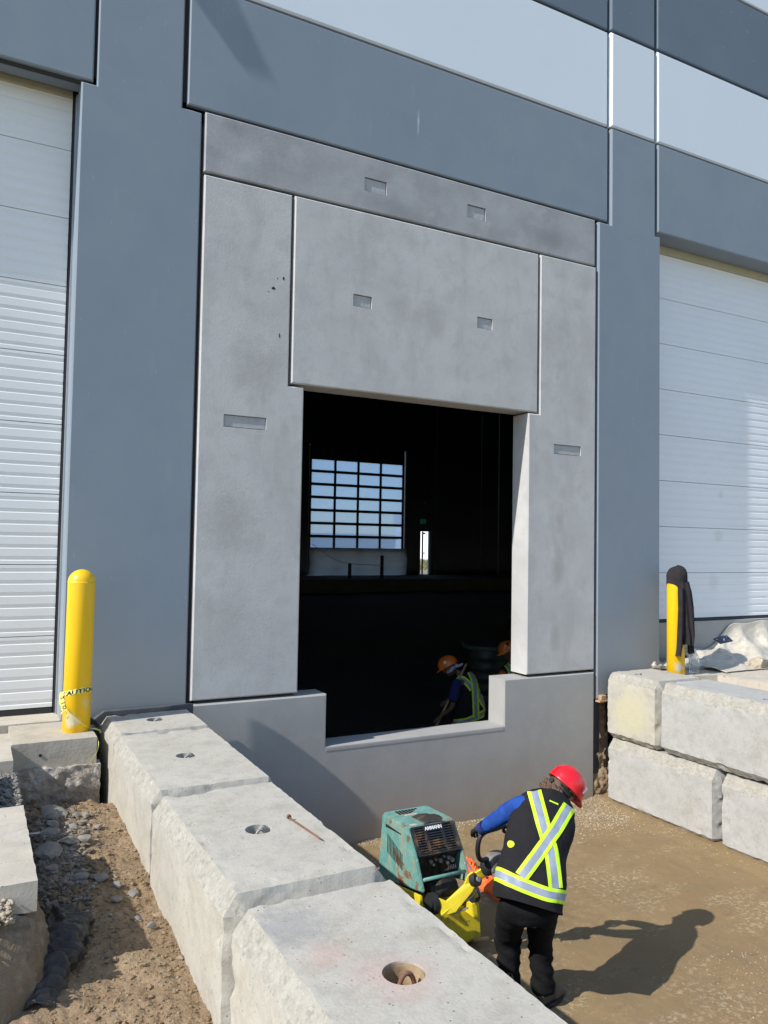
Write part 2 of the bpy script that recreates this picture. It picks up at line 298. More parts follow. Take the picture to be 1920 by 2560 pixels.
def lathe(bm, prof, n=32, c=(0, 0, 0), mi=0):
    rings = []
    for r_, z in prof:
        if r_ < 1e-6: rings.append([bm.verts.new((c[0], c[1], c[2]+z))])
        else: rings.append([bm.verts.new((c[0]+r_*math.cos(2*math.pi*k/n), c[1]+r_*math.sin(2*math.pi*k/n), c[2]+z)) for k in range(n)])
    for A, B in zip(rings, rings[1:]):
        for k in range(n):
            k2 = (k+1) % n
            if len(A) == 1 and len(B) == 1: continue
            if len(A) == 1: fc = bm.faces.new((A[0], B[k2], B[k]))
            elif len(B) == 1: fc = bm.faces.new((A[k], A[k2], B[0]))
            else: fc = bm.faces.new((A[k], A[k2], B[k2], B[k]))
            fc.smooth = True; fc.material_index = mi
def smoothpath(pts, sub=6):
    pts = [Vector(p) for p in pts]; out = []
    for i in range(len(pts)-1):
        p0, p1, p2, p3 = pts[max(i-1, 0)], pts[i], pts[i+1], pts[min(i+2, len(pts)-1)]
        for k in range(sub):
            t = k/sub
            out.append(.5*((2*p1)+(-p0+p2)*t+(2*p0-5*p1+4*p2-p3)*t*t+(-p0+3*p1-3*p2+p3)*t**3))
    out.append(pts[-1]); return out
def inset(poly, c):
    n = len(poly); out = []
    area = sum(poly[i][0]*poly[(i+1) % n][1]-poly[(i+1) % n][0]*poly[i][1] for i in range(n))
    s = 1 if area > 0 else -1
    for i in range(n):
        a, b, d = Vector(poly[i-1]), Vector(poly[i]), Vector(poly[(i+1) % n])
        e1 = (b-a).normalized(); e2 = (d-b).normalized()
        n1 = Vector((-e1.y, e1.x))*s; n2 = Vector((-e2.y, e2.x))*s
        k = n1+n2; out.append(b+k*(c/max(.2, 1+n1.dot(n2))))
    return out
def plate(poly, y0, y1, c):
    """wall panel: outline in x,z, front at y0 with a chamfer c all round"""
    bm = bmesh.new(); ins = inset(poly, c)
    A = [bm.verts.new((p[0], y1, p[1])) for p in poly]; B = [bm.verts.new((p[0], y0+c, p[1])) for p in poly]; Cc = [bm.verts.new((p[0], y0, p[1])) for p in ins]
    n = len(poly)
    for P_, Q in ((A, B), (B, Cc)):
        for i in range(n): bm.faces.new((P_[i], P_[(i+1) % n], Q[(i+1) % n], Q[i]))
    bm.faces.new(Cc); bm.faces.new(A); return bm
def rect(x0, x1, z0, z1): return [(x0, z0), (x1, z0), (x1, z1), (x0, z1)]
def apply_mods(o):
    dg = bpy.context.evaluated_depsgraph_get(); ev = o.evaluated_get(dg)
    me = bpy.data.meshes.new_from_object(ev); old = o.data; o.modifiers.clear(); o.data = me; me.name = old.name; return o
def cut(o, cutters):
    bpy.context.view_layer.update()
    for cb in cutters:
        me = bpy.data.meshes.new('cutter'); bmesh.ops.recalc_face_normals(cb, faces=cb.faces); cb.to_mesh(me); cb.free()
        co = bpy.data.objects.new('cutter', me); COL.objects.link(co)
        if o.parent: co.parent = o.parent
        co.location = o.location
        md = o.modifiers.new('b', 'BOOLEAN'); md.operation = 'DIFFERENCE'; md.solver = 'EXACT'; md.object = co
        bpy.context.view_layer.update(); apply_mods(o); bpy.data.objects.remove(co)
    return o
def fbm(v, o=4):
    s = 0; a = 1
    for i in range(o): s += a*noise.noise(v*(2**i)); a *= .5
    return s
def grid(name, fx, nu, nv, m, parent=None, smooth=True, close_u=False):
    vs = [tuple(fx(i/nu, j/nv)) for j in range(nv+1) for i in range(nu+1)]
    fs = [(j*(nu+1)+i, j*(nu+1)+i+1, (j+1)*(nu+1)+i+1, (j+1)*(nu+1)+i) for j in range(nv) for i in range(nu)]
    me = bpy.data.meshes.new(name); me.from_pydata(vs, [], fs); o = link(name, me, m, parent)
    if smooth:
        for p in me.polygons: p.use_smooth = True
    return o
def text_bm(txt, size, extr=.0015, squash=1, bold=.0):
    cu = bpy.data.curves.new('t', 'FONT'); cu.body = txt; cu.size = size; cu.extrude = extr; cu.align_x = 'CENTER'; cu.align_y = 'CENTER'; cu.offset = bold
    o = bpy.data.objects.new('t', cu); COL.objects.link(o); bpy.context.view_layer.update()
    me = bpy.data.meshes.new_from_object(o.evaluated_get(bpy.context.evaluated_depsgraph_get())); bpy.data.objects.remove(o)
    bm = bmesh.new(); bm.from_mesh(me)
    for v in bm.verts: v.co.x *= squash
    return bm
def stone_bm(r_, seed, flat=.7, sub=2, ang=.35):
    bm = bmesh.new(); bmesh.ops.create_icosphere(bm, subdivisions=sub, radius=1)
    rd = random.Random(seed); sx, sy, sz = rd.uniform(.75, 1.25), rd.uniform(.7, 1.15), flat*rd.uniform(.8, 1.15)
    planes = [(Vector((rd.gauss(0, 1), rd.gauss(0, 1), rd.gauss(0, 1))).normalized(), rd.uniform(.55, .85)) for _ in range(7)]
    for v in bm.verts:
        for n_, d in planes:
            k = v.co.dot(n_)
            if k > d: v.co -= n_*(k-d)
        v.co *= 1+ang*.4*noise.noise(v.co*1.7+Vector((seed*3.1, 0, 0)))
        v.co = Vector((v.co.x*sx*r_, v.co.y*sy*r_, v.co.z*sz*r_))
    return bm
def gravel(name, pts, m, parent=None, seed=1):
    """loose stones, low-poly, joined (nobody could count them)"""
    rd = random.Random(seed); vs = []; fs = []
    base = [(0, 0, 1), (.9, 0, .3), (.28, .85, .3), (-.72, .53, .3), (-.72, -.53, .3), (.28, -.85, .3), (.7, .5, -.6), (-.3, .8, -.6), (-.85, 0, -.6), (-.3, -.8, -.6), (.7, -.5, -.6)]
    F_ = [(0, 1, 2), (0, 2, 3), (0, 3, 4), (0, 4, 5), (0, 5, 1), (1, 6, 2), (2, 6, 7), (2, 7, 3), (3, 7, 8), (3, 8, 4), (4, 8, 9), (4, 9, 5), (5, 9, 10), (5, 10, 1), (1, 10, 6)]
    for p, s in pts:
        a = rd.uniform(0, 6.28); ca, sa = math.cos(a), math.sin(a); k = len(vs); sx, sy, sz = s*rd.uniform(.7, 1.3), s*rd.uniform(.6, 1.1), s*rd.uniform(.4, .8)
        tx = rd.uniform(-.4, .4)
        for b in base:
            x, y, z = b[0]*sx*rd.uniform(.8, 1.2), b[1]*sy*rd.uniform(.8, 1.2), b[2]*sz
            z += x*tx; vs.append((p[0]+x*ca-y*sa, p[1]+x*sa+y*ca, p[2]+z))
        fs += [tuple(k+i for i in t) for t in F_]
    me = bpy.data.meshes.new(name); me.from_pydata(vs, [], fs); return link(name, me, m, parent)

# ================================================================== GROUND
def gz(x, y):      # lower pit floor
    z = .012*fbm(Vector((x*1.3, y*1.3, 3)), 4)+.004*noise.noise(Vector((x*14, y*14, 1)))
    if y > -.35: z += .03*(y+.35)/.35+.008*noise.noise(Vector((x*9, y*9, 4)))
    if x > 6.3: z += (x-6.3)*.12
    # low mounds of loosened earth by the operator's feet
    for cx, cy, h, w in ((3.95, -2.0, .03, .28), (3.6, -1.2, .02, .3)):
        z += h*math.exp(-((x-cx)**2+(y-cy)**2)/(w*w))*(1+noise.noise(Vector((x*16, y*16, 8))))
    return z
struct(grid('pit_ground', lambda u, v: (1.55+u*5.1, -9+v*9.05, gz(1.55+u*5.1, -9+v*9.05)), 170, 300, 'mud'))
def sstep(a, b, x):
    t = min(1, max(0, (x-a)/(b-a))); return t*t*(3-2*t)
def tz(x, y):      # narrow trench along the left blocks
    z = 1.035-.055*sstep(-1.4, -3.2, y)-.07*sstep(-2.9, -4.2, y)-.03*sstep(.74, .97, x)
    z += .022*fbm(Vector((x*4, y*4, 2)), 5)+.010*noise.noise(Vector((x*30, y*30, 5)))+.012*abs(noise.noise(Vector((x*17, y*17, 9))))
    z += .05*math.exp(-((x-.50)**2)/.03-((y+1.7)**2)/.4)
    if y > -1.0: z -= .09*sstep(-1.0, -.7, y)
    if x > .87 and y > -.75: z -= .9*sstep(.885, .93, x)*sstep(-.75, -.68, y)
    return z
struct(grid('trench_ground', lambda u, v: (-.6+u*1.66, -5.3+v*5.25, tz(-.6+u*1.66, -5.3+v*5.25)), 110, 350, 'dirt'))
def igz(x, y):
    return -.35+1.27*sstep(5, 22, y)*1.0+.10*fbm(Vector((x*.8, y*.8, 7)), 4)
struct(grid('interior_ground', lambda u, v: (-6+u*38, .28+v*21.8, igz(-6+u*38, .28+v*21.8)-.05), 90, 70, 'soil_dark'))
def flat(name, rects, z, m):
    bm = bmesh.new()
    for x0, x1, y0, y1 in rects:
        bm.faces.new([bm.verts.new(p) for p in ((x0, y0, z), (x1, y0, z), (x1, y1, z), (x0, y1, z))])
    return struct(bm2(name, bm, m))
flat('ground', [(-900, 900, 26.6, 1500), (-900, -8, -900, 26.6), (34, 900, -900, 26.6), (-8, 34, -900, -9.0), (-8, -.6, -9, -.02), (-.6, 1.06, -9, -5.3), (13.5, 34, -9, -.02)], 1.18, 'field')
# rear slope of the pit towards the camera side and earth behind the right-hand blocks
struct(grid('yard_ground', lambda u, v: (7.05+u*6.5, -9+v*9.0, 1.20+.02*fbm(Vector((u*9, v*12, 1)), 4)), 60, 80, 'dirt'))
struct(grid('pit_slope', lambda u, v: (1.0+u*5.8, -9.2-v*.6+.0, -.05+v*1.25), 20, 10, 'dirt'))

# ================================================================== BUILDING
bld = tag(empty('warehouse_building', (4, 0, 0)), 'large blue and pale precast concrete warehouse with a bare concrete door insert', 'building')
bpy.context.view_layer.update()
PINV = Matrix.Translation((-4, 0, 0))
def part(name, bm, m, parent=None, smooth=None):
    if parent is None:
        bmesh.ops.transform(bm, matrix=PINV, verts=bm.verts); parent = bld
    return bm2(name, bm, m, parent, None, smooth)
T = .246
def panel(name, poly, m, y0=0, c=.012, y1=T): return part(name, plate(poly, y0, y1, c), m)
panel('wall_panel', [(.69, .45), (1.718, .45), (1.718, 6.80), (1.54, 6.80), (1.54, 7.985), (.812, 7.985), (.812, 6.787), (.69, 6.787)], 'blue')
panel('wall_panel', [(6.475, 1.15), (7.495, 1.42), (7.495, 6.81), (7.405, 6.81), (7.405, 7.985), (6.674, 7.985), (6.674, 6.795), (6.475, 6.795)], 'blue', -.039)
panel('wall_panel', rect(-8, .785, 6.815, 7.985), 'blue', .006)
panel('wall_panel', rect(1.585, 6.643, 6.842, 7.985), 'blue', -.007)
panel('wall_panel', rect(7.447, 16, 6.868, 7.985), 'blue', -.046)
panel('wall_panel', rect(-8, -3.4, .5, 6.79), 'blue')
panel('wall_panel', rect(12.3, 34, .5, 6.84), 'blue'); panel('wall_panel', rect(16.03, 34, 6.868, 7.985), 'blue')
for x0, x1, yo in ((-8, .785, .012), (.812, 1.54, .006), (1.585, 6.643, -.001), (6.674, 7.405, -.032), (7.447, 16, -.039), (16.03, 34, -.039)):
    part('wall_panel', plate(rect(x0, x1, 8.02, 9.195), yo, T, .018), 'pale')
    panel('wall_panel', rect(x0, x1, 9.232, 10.40), 'blue_dark', yo+.006)
    panel('wall_panel', rect(x0, x1, 10.44, 12.2), 'pale', yo+.012)
bk = bmesh.new()
for x0, x1, z0, z1 in ((.74, .88, 6.75, 12), (1.50, 1.80, 6.72, 12), (1.69, 1.80, .4, 6.9), (6.60, 6.72, 6.75, 12), (6.40, 6.52, .4, 6.9), (7.38, 7.48, 6.77, 12), (-8, .83, 6.79, 6.87), (1.55, 6.70, 6.775, 6.88), (-8, 34, 7.96, 8.05), (-8, 34, 9.17, 9.25), (-8, 34, 10.38, 10.46),
                       (1.76, 6.45, 6.225, 6.28), (2.585, 2.645, 4.43, 6.25), (5.565, 5.62, 4.43, 6.25), (1.76, 2.74, 1.44, 1.52), (5.47, 6.45, 1.44, 1.52)):
    box(bk, x0, x1, .05, .075, z0, z1)
part('joint_filler', bk, 'joint')
def pocketed(name, poly, m, pockets, y0=0):
    bm = plate(poly, y0, T, .012); o = part(name, bm, m)
    cs = []
    for x0, x1, z0, z1 in pockets:
        c = bmesh.new(); box(c, x0-4, x1-4, -.08, y0+.030, z0, z1); cs.append(c)
    if cs: cut(o, cs)
    for x0, x1, z0, z1 in pockets:
        q = bmesh.new(); g = .008; bw = 14; bh = 8
        vs = [[q.verts.new((x0+g+(x1-x0-2*g)*i/bw-4, .013+y0+.0012*noise.noise(Vector((x0*7+i*.5, z0+j*.6, 1))), z0+g+(z1-z0-2*g)*j/bh)) for i in range(bw+1)] for j in range(bh+1)]
        for j in range(bh):
            for i in range(bw): q.faces.new((vs[j][i], vs[j][i+1], vs[j+1][i+1], vs[j+1][i]))
        bm2('lifting_pocket', q, 'pocket', o)
    return o
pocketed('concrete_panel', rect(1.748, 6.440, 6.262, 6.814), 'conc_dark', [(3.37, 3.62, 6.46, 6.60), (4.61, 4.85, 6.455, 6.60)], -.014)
pocketed('concrete_panel', [(1.753, 1.497), (2.76, 1.497), (2.76, 4.392), (2.602, 4.392), (2.602, 6.232), (1.753, 6.232)], 'conc', [(1.985, 2.39, 3.95, 4.065)], -.019)
pocketed('concrete_panel', rect(2.628, 5.582, 4.42, 6.232), 'conc', [(3.262, 3.468, 5.265, 5.386), (4.747, 4.948, 5.264, 5.386)], -.026)
pocketed('concrete_panel', [(5.452, 1.497), (6.440, 1.497), (6.440, 6.232), (5.608, 6.232), (5.608, 4.402), (5.452, 4.402)], 'conc', [(5.815, 6.216, 3.968, 4.081)], -.033)
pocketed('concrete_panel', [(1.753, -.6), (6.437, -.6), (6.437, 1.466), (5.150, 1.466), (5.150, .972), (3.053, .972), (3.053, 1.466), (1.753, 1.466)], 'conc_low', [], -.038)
se = bmesh.new(); box(se, 3.056, 5.139, -.0415, -.0, .926, .953); part('sill_edge', se, 'conc_low')
# small marks thrown on the concrete: tar splashes
for x, z, rx, rz in ((2.43, 5.30, .016, .018), (2.38, 5.26, .006, .006), (2.53, 5.41, .008, .022), (2.50, 4.86, .005, .03), (2.47, 5.40, .004, .01)):
    mk = bmesh.new(); ring = [mk.verts.new((x+rx*math.cos(a)*(1+.3*math.sin(3*a+x*9)), -.0205, z+rz*math.sin(a)*(1+.3*math.cos(2*a)))) for a in [k*.4488 for k in range(14)]]
    mk.faces.new(ring); part('tar_splash', mk, 'print_black')
# plinths
pl = bmesh.new(); box(pl, 7.50, 12.3, .215, .40, .9, 1.965); part('door_plinth', pl, 'conc_low')
pl = bmesh.new(); box(pl, -3.4, .70, .0, .5, .6, 1.425, .008); part('door_sill', pl, 'slab')
# sectional doors
def section_bm(x0, x1, y, h, ngroove):
    pitch = h/ngroove; prof = [(.008, .002), (.0, .004)]
    for k in range(ngroove):
        zc = (k+.5)*pitch
        prof += [(.0, zc-.016), (.0055, zc-.011), (.0055, zc+.003), (.0025, zc+.008), (.0025, zc+.018), (.0, zc+.022)]
    prof += [(.0, h-.004), (.008, h-.002)]
    bm = bmesh.new()
    A = [bm.verts.new((x0, y+p[0], p[1])) for p in prof]; B = [bm.verts.new((x1, y+p[0], p[1])) for p in prof]
    for i in range(len(prof)-1): bm.faces.new((A[i], B[i], B[i+1], A[i+1]))
    C0 = [bm.verts.new((x, y+.045, z)) for x, z in ((x0, .003), (x1, .003), (x1, h-.003), (x0, h-.003))]
    bm.faces.new(C0)
    bm.faces.new((A[0], B[0], C0[1], C0[0])); bm.faces.new((A[-1], B[-1], C0[2], C0[3]))
    return bm
def door(x0, x1, y, z0, h, n, m, lab):
    dr = empty('overhead_door', (x0-4, y, z0)); dr.parent = bld; dr['label'] = lab
    o = bm2('door_section', section_bm(0, x1-x0, 0, h, 6), m, dr)
    for k in range(1, n):
        c = o.copy(); COL.objects.link(c); c.parent = dr; c.location = (0, 0, k*h)
    s = bmesh.new(); box(s, 0, x1-x0, -.004, .05, -.05, -.003); bm2('bottom_seal', s, 'black', dr)
    return dr
dl = door(-3.35, .655, .315, 1.475, .6045, 9, 'door', 'ribbed white overhead door left of the blue pilaster')
s = bmesh.new(); box(s, 4.012, 4.034, -.012, .05, -.05, 5.4); bm2('side_seal', s, 'black', dl)
s = bmesh.new(); box(s, 0, 4.0, -.03, .05, 5.30, 5.42); bm2('head_seal', s, 'tan_metal', dl)
jl = bmesh.new(); box(jl, .678, .692, .2465, .33, 1.43, 6.79); part('jamb_angle', jl, 'galv')
dr_ = door(7.42, 12.3, .275, 2.005, .597, 9, 'door_right', 'ribbed white overhead door right of the blue pilaster')
s = bmesh.new(); box(s, 0, 4.8, -.03, .05, 4.76, 4.86); bm2('head_seal', s, 'tan_metal', dr_)
# shell: roof, sides, back wall with openings
sh = bmesh.new(); box(sh, -8, 34, .1, 26.5, 12.0, 12.3); part('roof', sh, 'inner')
sh = bmesh.new(); box(sh, -8.2, -8, 0, 26.5, 0, 12.2); part('side_wall', sh, 'inner'); sh = bmesh.new(); box(sh, 34, 34.2, 0, 26.5, 0, 12.2); part('side_wall', sh, 'inner')
for x0, x1, z0, z1 in ((-8, 13.55, 0, 12), (13.55, 18.62, 7.5, 12), (18.62, 19.50, 0, 12), (19.50, 20.09, 3.66, 12), (20.09, 20.36, 0, 12), (20.39, 23.08, 0, 12), (23.12, 24.18, 0, 12), (24.24, 34, 0, 12)):
    q = bmesh.new(); box(q, x0, x1, 26.0, 26.25, z0, z1); part('back_wall', q, 'inner')
q = bmesh.new(); box(q, 13.55, 18.62, 26.0, 26.25, 0, 1.46); box(q, 19.50, 20.09, 26.0, 26.25, 0, 1.49); part('back_wall_base', q, 'inner')
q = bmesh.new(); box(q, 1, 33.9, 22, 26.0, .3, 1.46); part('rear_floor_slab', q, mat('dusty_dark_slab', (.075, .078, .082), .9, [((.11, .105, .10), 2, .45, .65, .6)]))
for k in range(7):
    q = bmesh.new(); y = 3+k*3.2; tube(q, [(-7.9, y, 10.9), (33.9, y, 10.9)], .05, 6); tube(q, [(-7.9, y, 10.1), (33.9, y, 10.1)], .04, 6)
    for i in range(40):
        tube(q, [(-7.9+i, y, 10.1), (-7.4+i, y, 10.9)], .02, 5); tube(q, [(-7.4+i, y, 10.9), (-6.9+i, y, 10.1)], .02, 5)
    part('roof_joist', q, 'steel_dark')
# glazed rear door
gd = empty('glazed_door', (13.6-4, 26.05, 1.47)); gd.parent = bld; gd['label'] = 'rear overhead door of clear panes seen through the opening'
gx = [0.04, 1.28, 2.48, 3.68, 4.92]; z0s = 1.19
rails = bmesh.new()
for i, x in enumerate(gx): box(rails, x-.055, x+.055, 0, .05, 0, 6.0)
for j in range(9):
    zc = z0s+.6*j; box(rails, 0, 4.96, -.006, .056, zc-.062, zc+.062)
bm2('rail', rails, 'steel_dark', gd)
pane_me = None
for j in range(7):
    for i in range(4):
        if pane_me is None:
            q = bmesh.new(); box(q, 0, 1.15, .02, .032, 0, .51); o = bm2('pane', q, 'pane', gd); pane_me = o.data
        else:
            o = bpy.data.objects.new('pane', pane_me); COL.objects.link(o); o.parent = gd
        o.location = (gx[i]+.04, 0, z0s+.045+.6*j)
q = bmesh.new(); box(q, 0, 4.96, .018, .03, 5.42, 6.0); bm2('top_board', q, 'inner', gd)
# exit door leaf frame
ed = empty('exit_door', (19.5-4, 26.05, 1.49)); ed.parent = bld
q = bmesh.new(); box(q, 0, .04, 0, .06, 0, 2.17); box(q, .55, .59, 0, .06, 0, 2.17); box(q, 0, .59, 0, .06, 2.11, 2.17); box(q, .14, .19, -.02, .05, 0, 2.1); bm2('frame', q, 'steel_dark', ed)
q = bmesh.new(); box(q, .12, .3, -.03, -.01, 1.02, 1.07); bm2('handle', q, 'steel_dark', ed); q = bmesh.new(); box(q, .16, .3, -.03, -.01, 1.98, 2.06); bm2('door_closer', q, 'steel_dark', ed)
es = tag(empty('exit_sign', (19.62, 25.93, 4.09)), 'small green exit sign on the dark rear wall above the exit door', 'sign')
q = bmesh.new(); box(q, -.14, .14, -.03, .06, -.12, .12, .01); bm2('housing', q, 'sign_green', es)
q = bmesh.new(); box(q, -.02, .03, -.034, -.031, -.03, .03); box(q, -.01, .02, -.034, -.031, .04, .065); box(q, -.04, -.01, -.034, -.031, -.08, -.03); box(q, .02, .05, -.034, -.031, -.08, -.03); bm2('symbol', q, 'white_print', es)
q = bmesh.new(); tube(q, [(19.72, 25.9, 7.0), (19.70, 25.9, 5.1)], .012, 6); box(q, 19.65, 19.75, 25.86, 25.94, 4.95, 5.12, .01)
tag(bm2('pull_cord', q, 'galv'), 'thin cord with a pale end hanging on the dark rear wall', 'cord')
rt = grid('rear_tarp', lambda u, v: (13.56+5.06*u, 25.88-.12*math.sin(math.pi*v)-.06*noise.noise(Vector((u*7, v*4, 1))), 2.74-1.27*v), 50, 20, 'sack')
rt.data.materials[0] = M_['film']
tag(rt, 'grey plastic sheet hanging below the panes of the rear door', 'tarp')
for k, (x, y, h, lab) in enumerate(((14.35, 23.2, .62, 'short dark stake on the rear slab left of the taller one'), (15.75, 22.9, .98, 'taller dark stake on the rear slab with a line tied to it'))):
    q = bmesh.new(); box(q, -.06, .06, -.05, .05, 0, h, .008); box(q, -.1, .1, -.07, .07, -.0, .03, .005); tag(bm2('stake', q, 'steel_dark', None, (x, y, 1.46)), lab, 'stake', 'stakes on the rear slab')
q = bmesh.new(); tube(q, smoothpath([(12.3, 22.5, 2.9), (13.4, 22.9, 2.3), (14.4, 23.15, 2.08), (15.75, 22.83, 2.02)], 5), .012, 5)
tag(bm2('line_rope', q, 'galv'), 'slack thin line running to the taller stake inside', 'rope')
# unseen plate added high on the wall, shaped to cast the wedge shadow
cp = tag(empty('shadow_plate', (0, 0, 9.62)), 'unseen plate added high on the front wall to cast a wedge shadow', 'shadow caster')
q = bmesh.new(); vsx = []
for z in (-.03, .03): vsx.append([q.verts.new(p) for p in ((-.06, -.03, z), (.95, -.03, z), (-.34, -.412, z), (-.595, -.412, z))])
q.faces.new(vsx[0]); q.faces.new(vsx[1])
for i in range(4): q.faces.new((vsx[0][i], vsx[0][(i+1) % 4], vsx[1][(i+1) % 4], vsx[1][i]))
bm2('caster_plate', q, 'galv', cp)
# far buildings and greenery seen through the rear openings
fb = tag(empty('far_building', (66, 70, 1.2)), 'distant white building with a grey roof band seen through the exit door', 'building')
q = bmesh.new(); box(q, -16, 6, 0, 14, 0, 4.3); bm2('wall', q, 'far_white', fb)
q = bmesh.new(); box(q, -16.2, 6.2, -.2, 14.2, 4.3, 6.3); bm2('roof', q, 'far_grey', fb)
for i in range(9):
    for z in (1.0, 3.0):
        q = bmesh.new(); box(q, -15+i*2.4, -14+i*2.4, -.03, .05, z, z+.9); bm2('window', q, 'glass_dark', fb)
fb2 = tag(empty('far_building', (48, 84, 1.2)), 'low distant grey building behind the lowest panes of the rear door', 'building')
q = bmesh.new(); box(q, -14, 3, 0, 16, 0, 2.6); bm2('wall', q, 'far_grey', fb2); q = bmesh.new(); box(q, -14.2, 3.2, -.2, 16, 2.6, 3.1); bm2('roof', q, 'far_white', fb2)
g = []
rd = random.Random(4)
q = bmesh.new()
for i in range(2600):
    x, y = rd.uniform(19, 50), rd.uniform(40, 62); h = rd.uniform(.15, .6); a = rd.uniform(0, 6.28)
    q.faces.new([q.verts.new(p) for p in ((x, y, 1.18), (x+.12*math.cos(a), y+.12*math.sin(a), 1.18), (x+.1*math.cos(a+1), y, 1.18+h))])
stuff(bm2('tall_grass', q, 'grass'), 'rough grass on the open ground beyond the exit door', 'grass')

# ================================================================== CONCRETE BLOCKS
HB = .735
def block_mesh(L, Wd, H, c, seed, cell=.022, chip=.014):
    bm = bmesh.new(); bmesh.ops.create_cube(bm, size=1)
    for v in bm.verts: v.co = Vector((v.co.x*Wd, v.co.y*L, (v.co.z+.5)*H))
    bmesh.ops.bevel(bm, geom=bm.edges[:], offset=c, segments=1, affect='EDGES')
    for v in bm.verts:
        onx, ony, onz = abs(abs(v.co.x)-Wd/2) < 1e-4, abs(abs(v.co.y)-L/2) < 1e-4, abs(v.co.z-H) < 1e-4
        if abs(v.co.z-(H-c)) < 1e-4: v.co.z -= c*.45
        if onx: v.co.y += math.copysign(c*.45, v.co.y)
        if ony: v.co.x -= math.copysign(c*.45, v.co.x)
        if onz: v.co.y += math.copysign(c*.4, v.co.y)
    for ax, ext in ((0, Wd/2), (1, L/2)):
        n = int(2*ext/cell)
        for k in range(1, n):
            pl_ = -ext+2*ext*k/n; no = [0, 0, 0]; no[ax] = 1; co = [0, 0, 0]; co[ax] = pl_
            bmesh.ops.bisect_plane(bm, geom=bm.verts[:]+bm.edges[:]+bm.faces[:], plane_co=co, plane_no=no)
    n = int(H/cell)
    for k in range(1, n):
        bmesh.ops.bisect_plane(bm, geom=bm.verts[:]+bm.edges[:]+bm.faces[:], plane_co=(0, 0, H*k/n), plane_no=(0, 0, 1))
    for v in bm.verts:
        p = v.co; dx = Wd/2-abs(p.x); dy = L/2-abs(p.y); dz = H-p.z if p.z > H/2 else p.z
        near = sorted((dx, dy, dz)); edge = near[0]+near[1]
        sd = Vector((seed*7.3, 0, 0)); nn = Vector((p.x, p.y, p.z))
        w = 1 if edge < c*1.6 else .0
        d = .0012*fbm(nn*4+sd, 3)
        if w:
            lowc = 1 if p.x < 0 else .45
            d += lowc*(chip*.45*fbm(nn*22+sd, 4)-chip*1.3*max(0, noise.noise(nn*8+sd)-.22)*2.2)
        out = Vector((p.x/(Wd/2), p.y/(L/2), (p.z-H/2)/(H/2))); m_ = max(abs(out.x), abs(out.y), abs(out.z)); 
        dirn = Vector(tuple((s if abs(s) > .78 else 0) for s in out)); 
        if dirn.length: dirn.normalize()
        v.co = p+dirn*d
    return bm
blocks_group = 'cast concrete retaining blocks'
def block(x, y, z, L, m, label, seed, holes=(), rot=0, Wd=.755, loop='cable', c=.075, H=HB, hr=.067):
    e = tag(empty('concrete_block', (x, y, z), rot), label, 'concrete block', blocks_group)
    o = bm2('body', block_mesh(L, Wd, H, c, seed), [m, 'rough_dimmed_edge'], e, None, 20)
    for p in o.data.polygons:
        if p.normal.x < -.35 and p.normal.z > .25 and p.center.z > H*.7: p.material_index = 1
    for hy, hx in holes:
        cb = bmesh.new(); lathe(cb, [(0, -.14), (hr*.92, -.14), (hr, 0), (hr, .08), (0, .08)], 28, (hx, hy, H)); 
        me = bpy.data.meshes.new('c'); bmesh.ops.recalc_face_normals(cb, faces=cb.faces); cb.to_mesh(me); cb.free()
        co = bpy.data.objects.new('c', me); COL.objects.link(co); co.parent = e
        md = o.modifiers.new('b', 'BOOLEAN'); md.operation = 'DIFFERENCE'; md.solver = 'EXACT'; md.object = co
        bpy.context.view_layer.update(); apply_mods(o); bpy.data.objects.remove(co); o.data.set_sharp_from_angle(angle=R(20))
        q = bmesh.new()
        for k in range(3 if loop == 'cable' else 1):
            tube(q, [(hx+(.012+.009*k)+.036*math.cos(a)*(1+.12*k), hy+.006*k, H-.092+.088*math.sin(a)*(1+.06*k)) for a in [math.pi*i/14 for i in range(15)]], .0068 if loop == 'cable' else .0085, 7)
        bm2('lifting_loop', q, 'cable' if loop == 'cable' else 'rust', e)
        if loop != 'cable':
            q = bmesh.new(); lathe(q, [(hr*.955, -.006), (hr*.90, -.130), (0, -.132)], 36, (hx, hy, H)); bm2('hole_lining', q, mat('stained_hole_lining', (.40, .29, .17), .9, [((.28, .17, .09), 12, .45, .6, .7)], bump=.003, bscale=60), e, None, 50)
            q = bmesh.new()
            for s_ in range(9):
                b = stone_bm(random.uniform(.008, .02), s_+seed, .6, 1); 
                for v in b.verts: v.co += Vector((hx+random.uniform(-.045, .045), hy+random.uniform(-.045, .045), H-.135))
                merge(q, b)
            bm2('hole_debris', q, 'stone_tan', e)
    return e
ZT = 1.462-HB
xc = 1.342
HL = .86; ZL0 = 1.462-HL
block(xc+.012, -.518, ZL0+.006, .70, 'block', 'short square concrete block at the wall end of the left row', 1, [(.04, .0)], R(.6), H=HL, c=.052)
block(xc+.002, -1.600, ZL0+.003, 1.45, 'block', 'second concrete block from the wall in the left row', 2, [(-.02, -.02)], R(-.3), H=HL, c=.050)
block(xc-.012, -3.080, ZL0, 1.425, 'block', 'left row concrete block that carries the rusty spike', 3, [(-.03, -.005)], R(.2), H=HL, c=.058)
block(xc-.012, -4.600, ZL0-.004, 1.47, 'block_red', 'nearest left row concrete block, pink paint round its open hole', 4, [(.03, .01)], 0, loop='rust', H=HL, hr=.074, c=.060)
for i, (y, L) in enumerate(((-.87, 1.45), (-2.36, 1.48), (-3.86, 1.48), (-5.0, .74))):
    block(xc+.01, y, -.142, L, 'block_grey', ['concrete block under the left row nearest the warehouse wall', 'second concrete block from the wall in the buried course under the left row', 'third concrete block from the wall in the buried course under the left row', 'short concrete block in the buried course nearest the viewer'][i], 10+i)
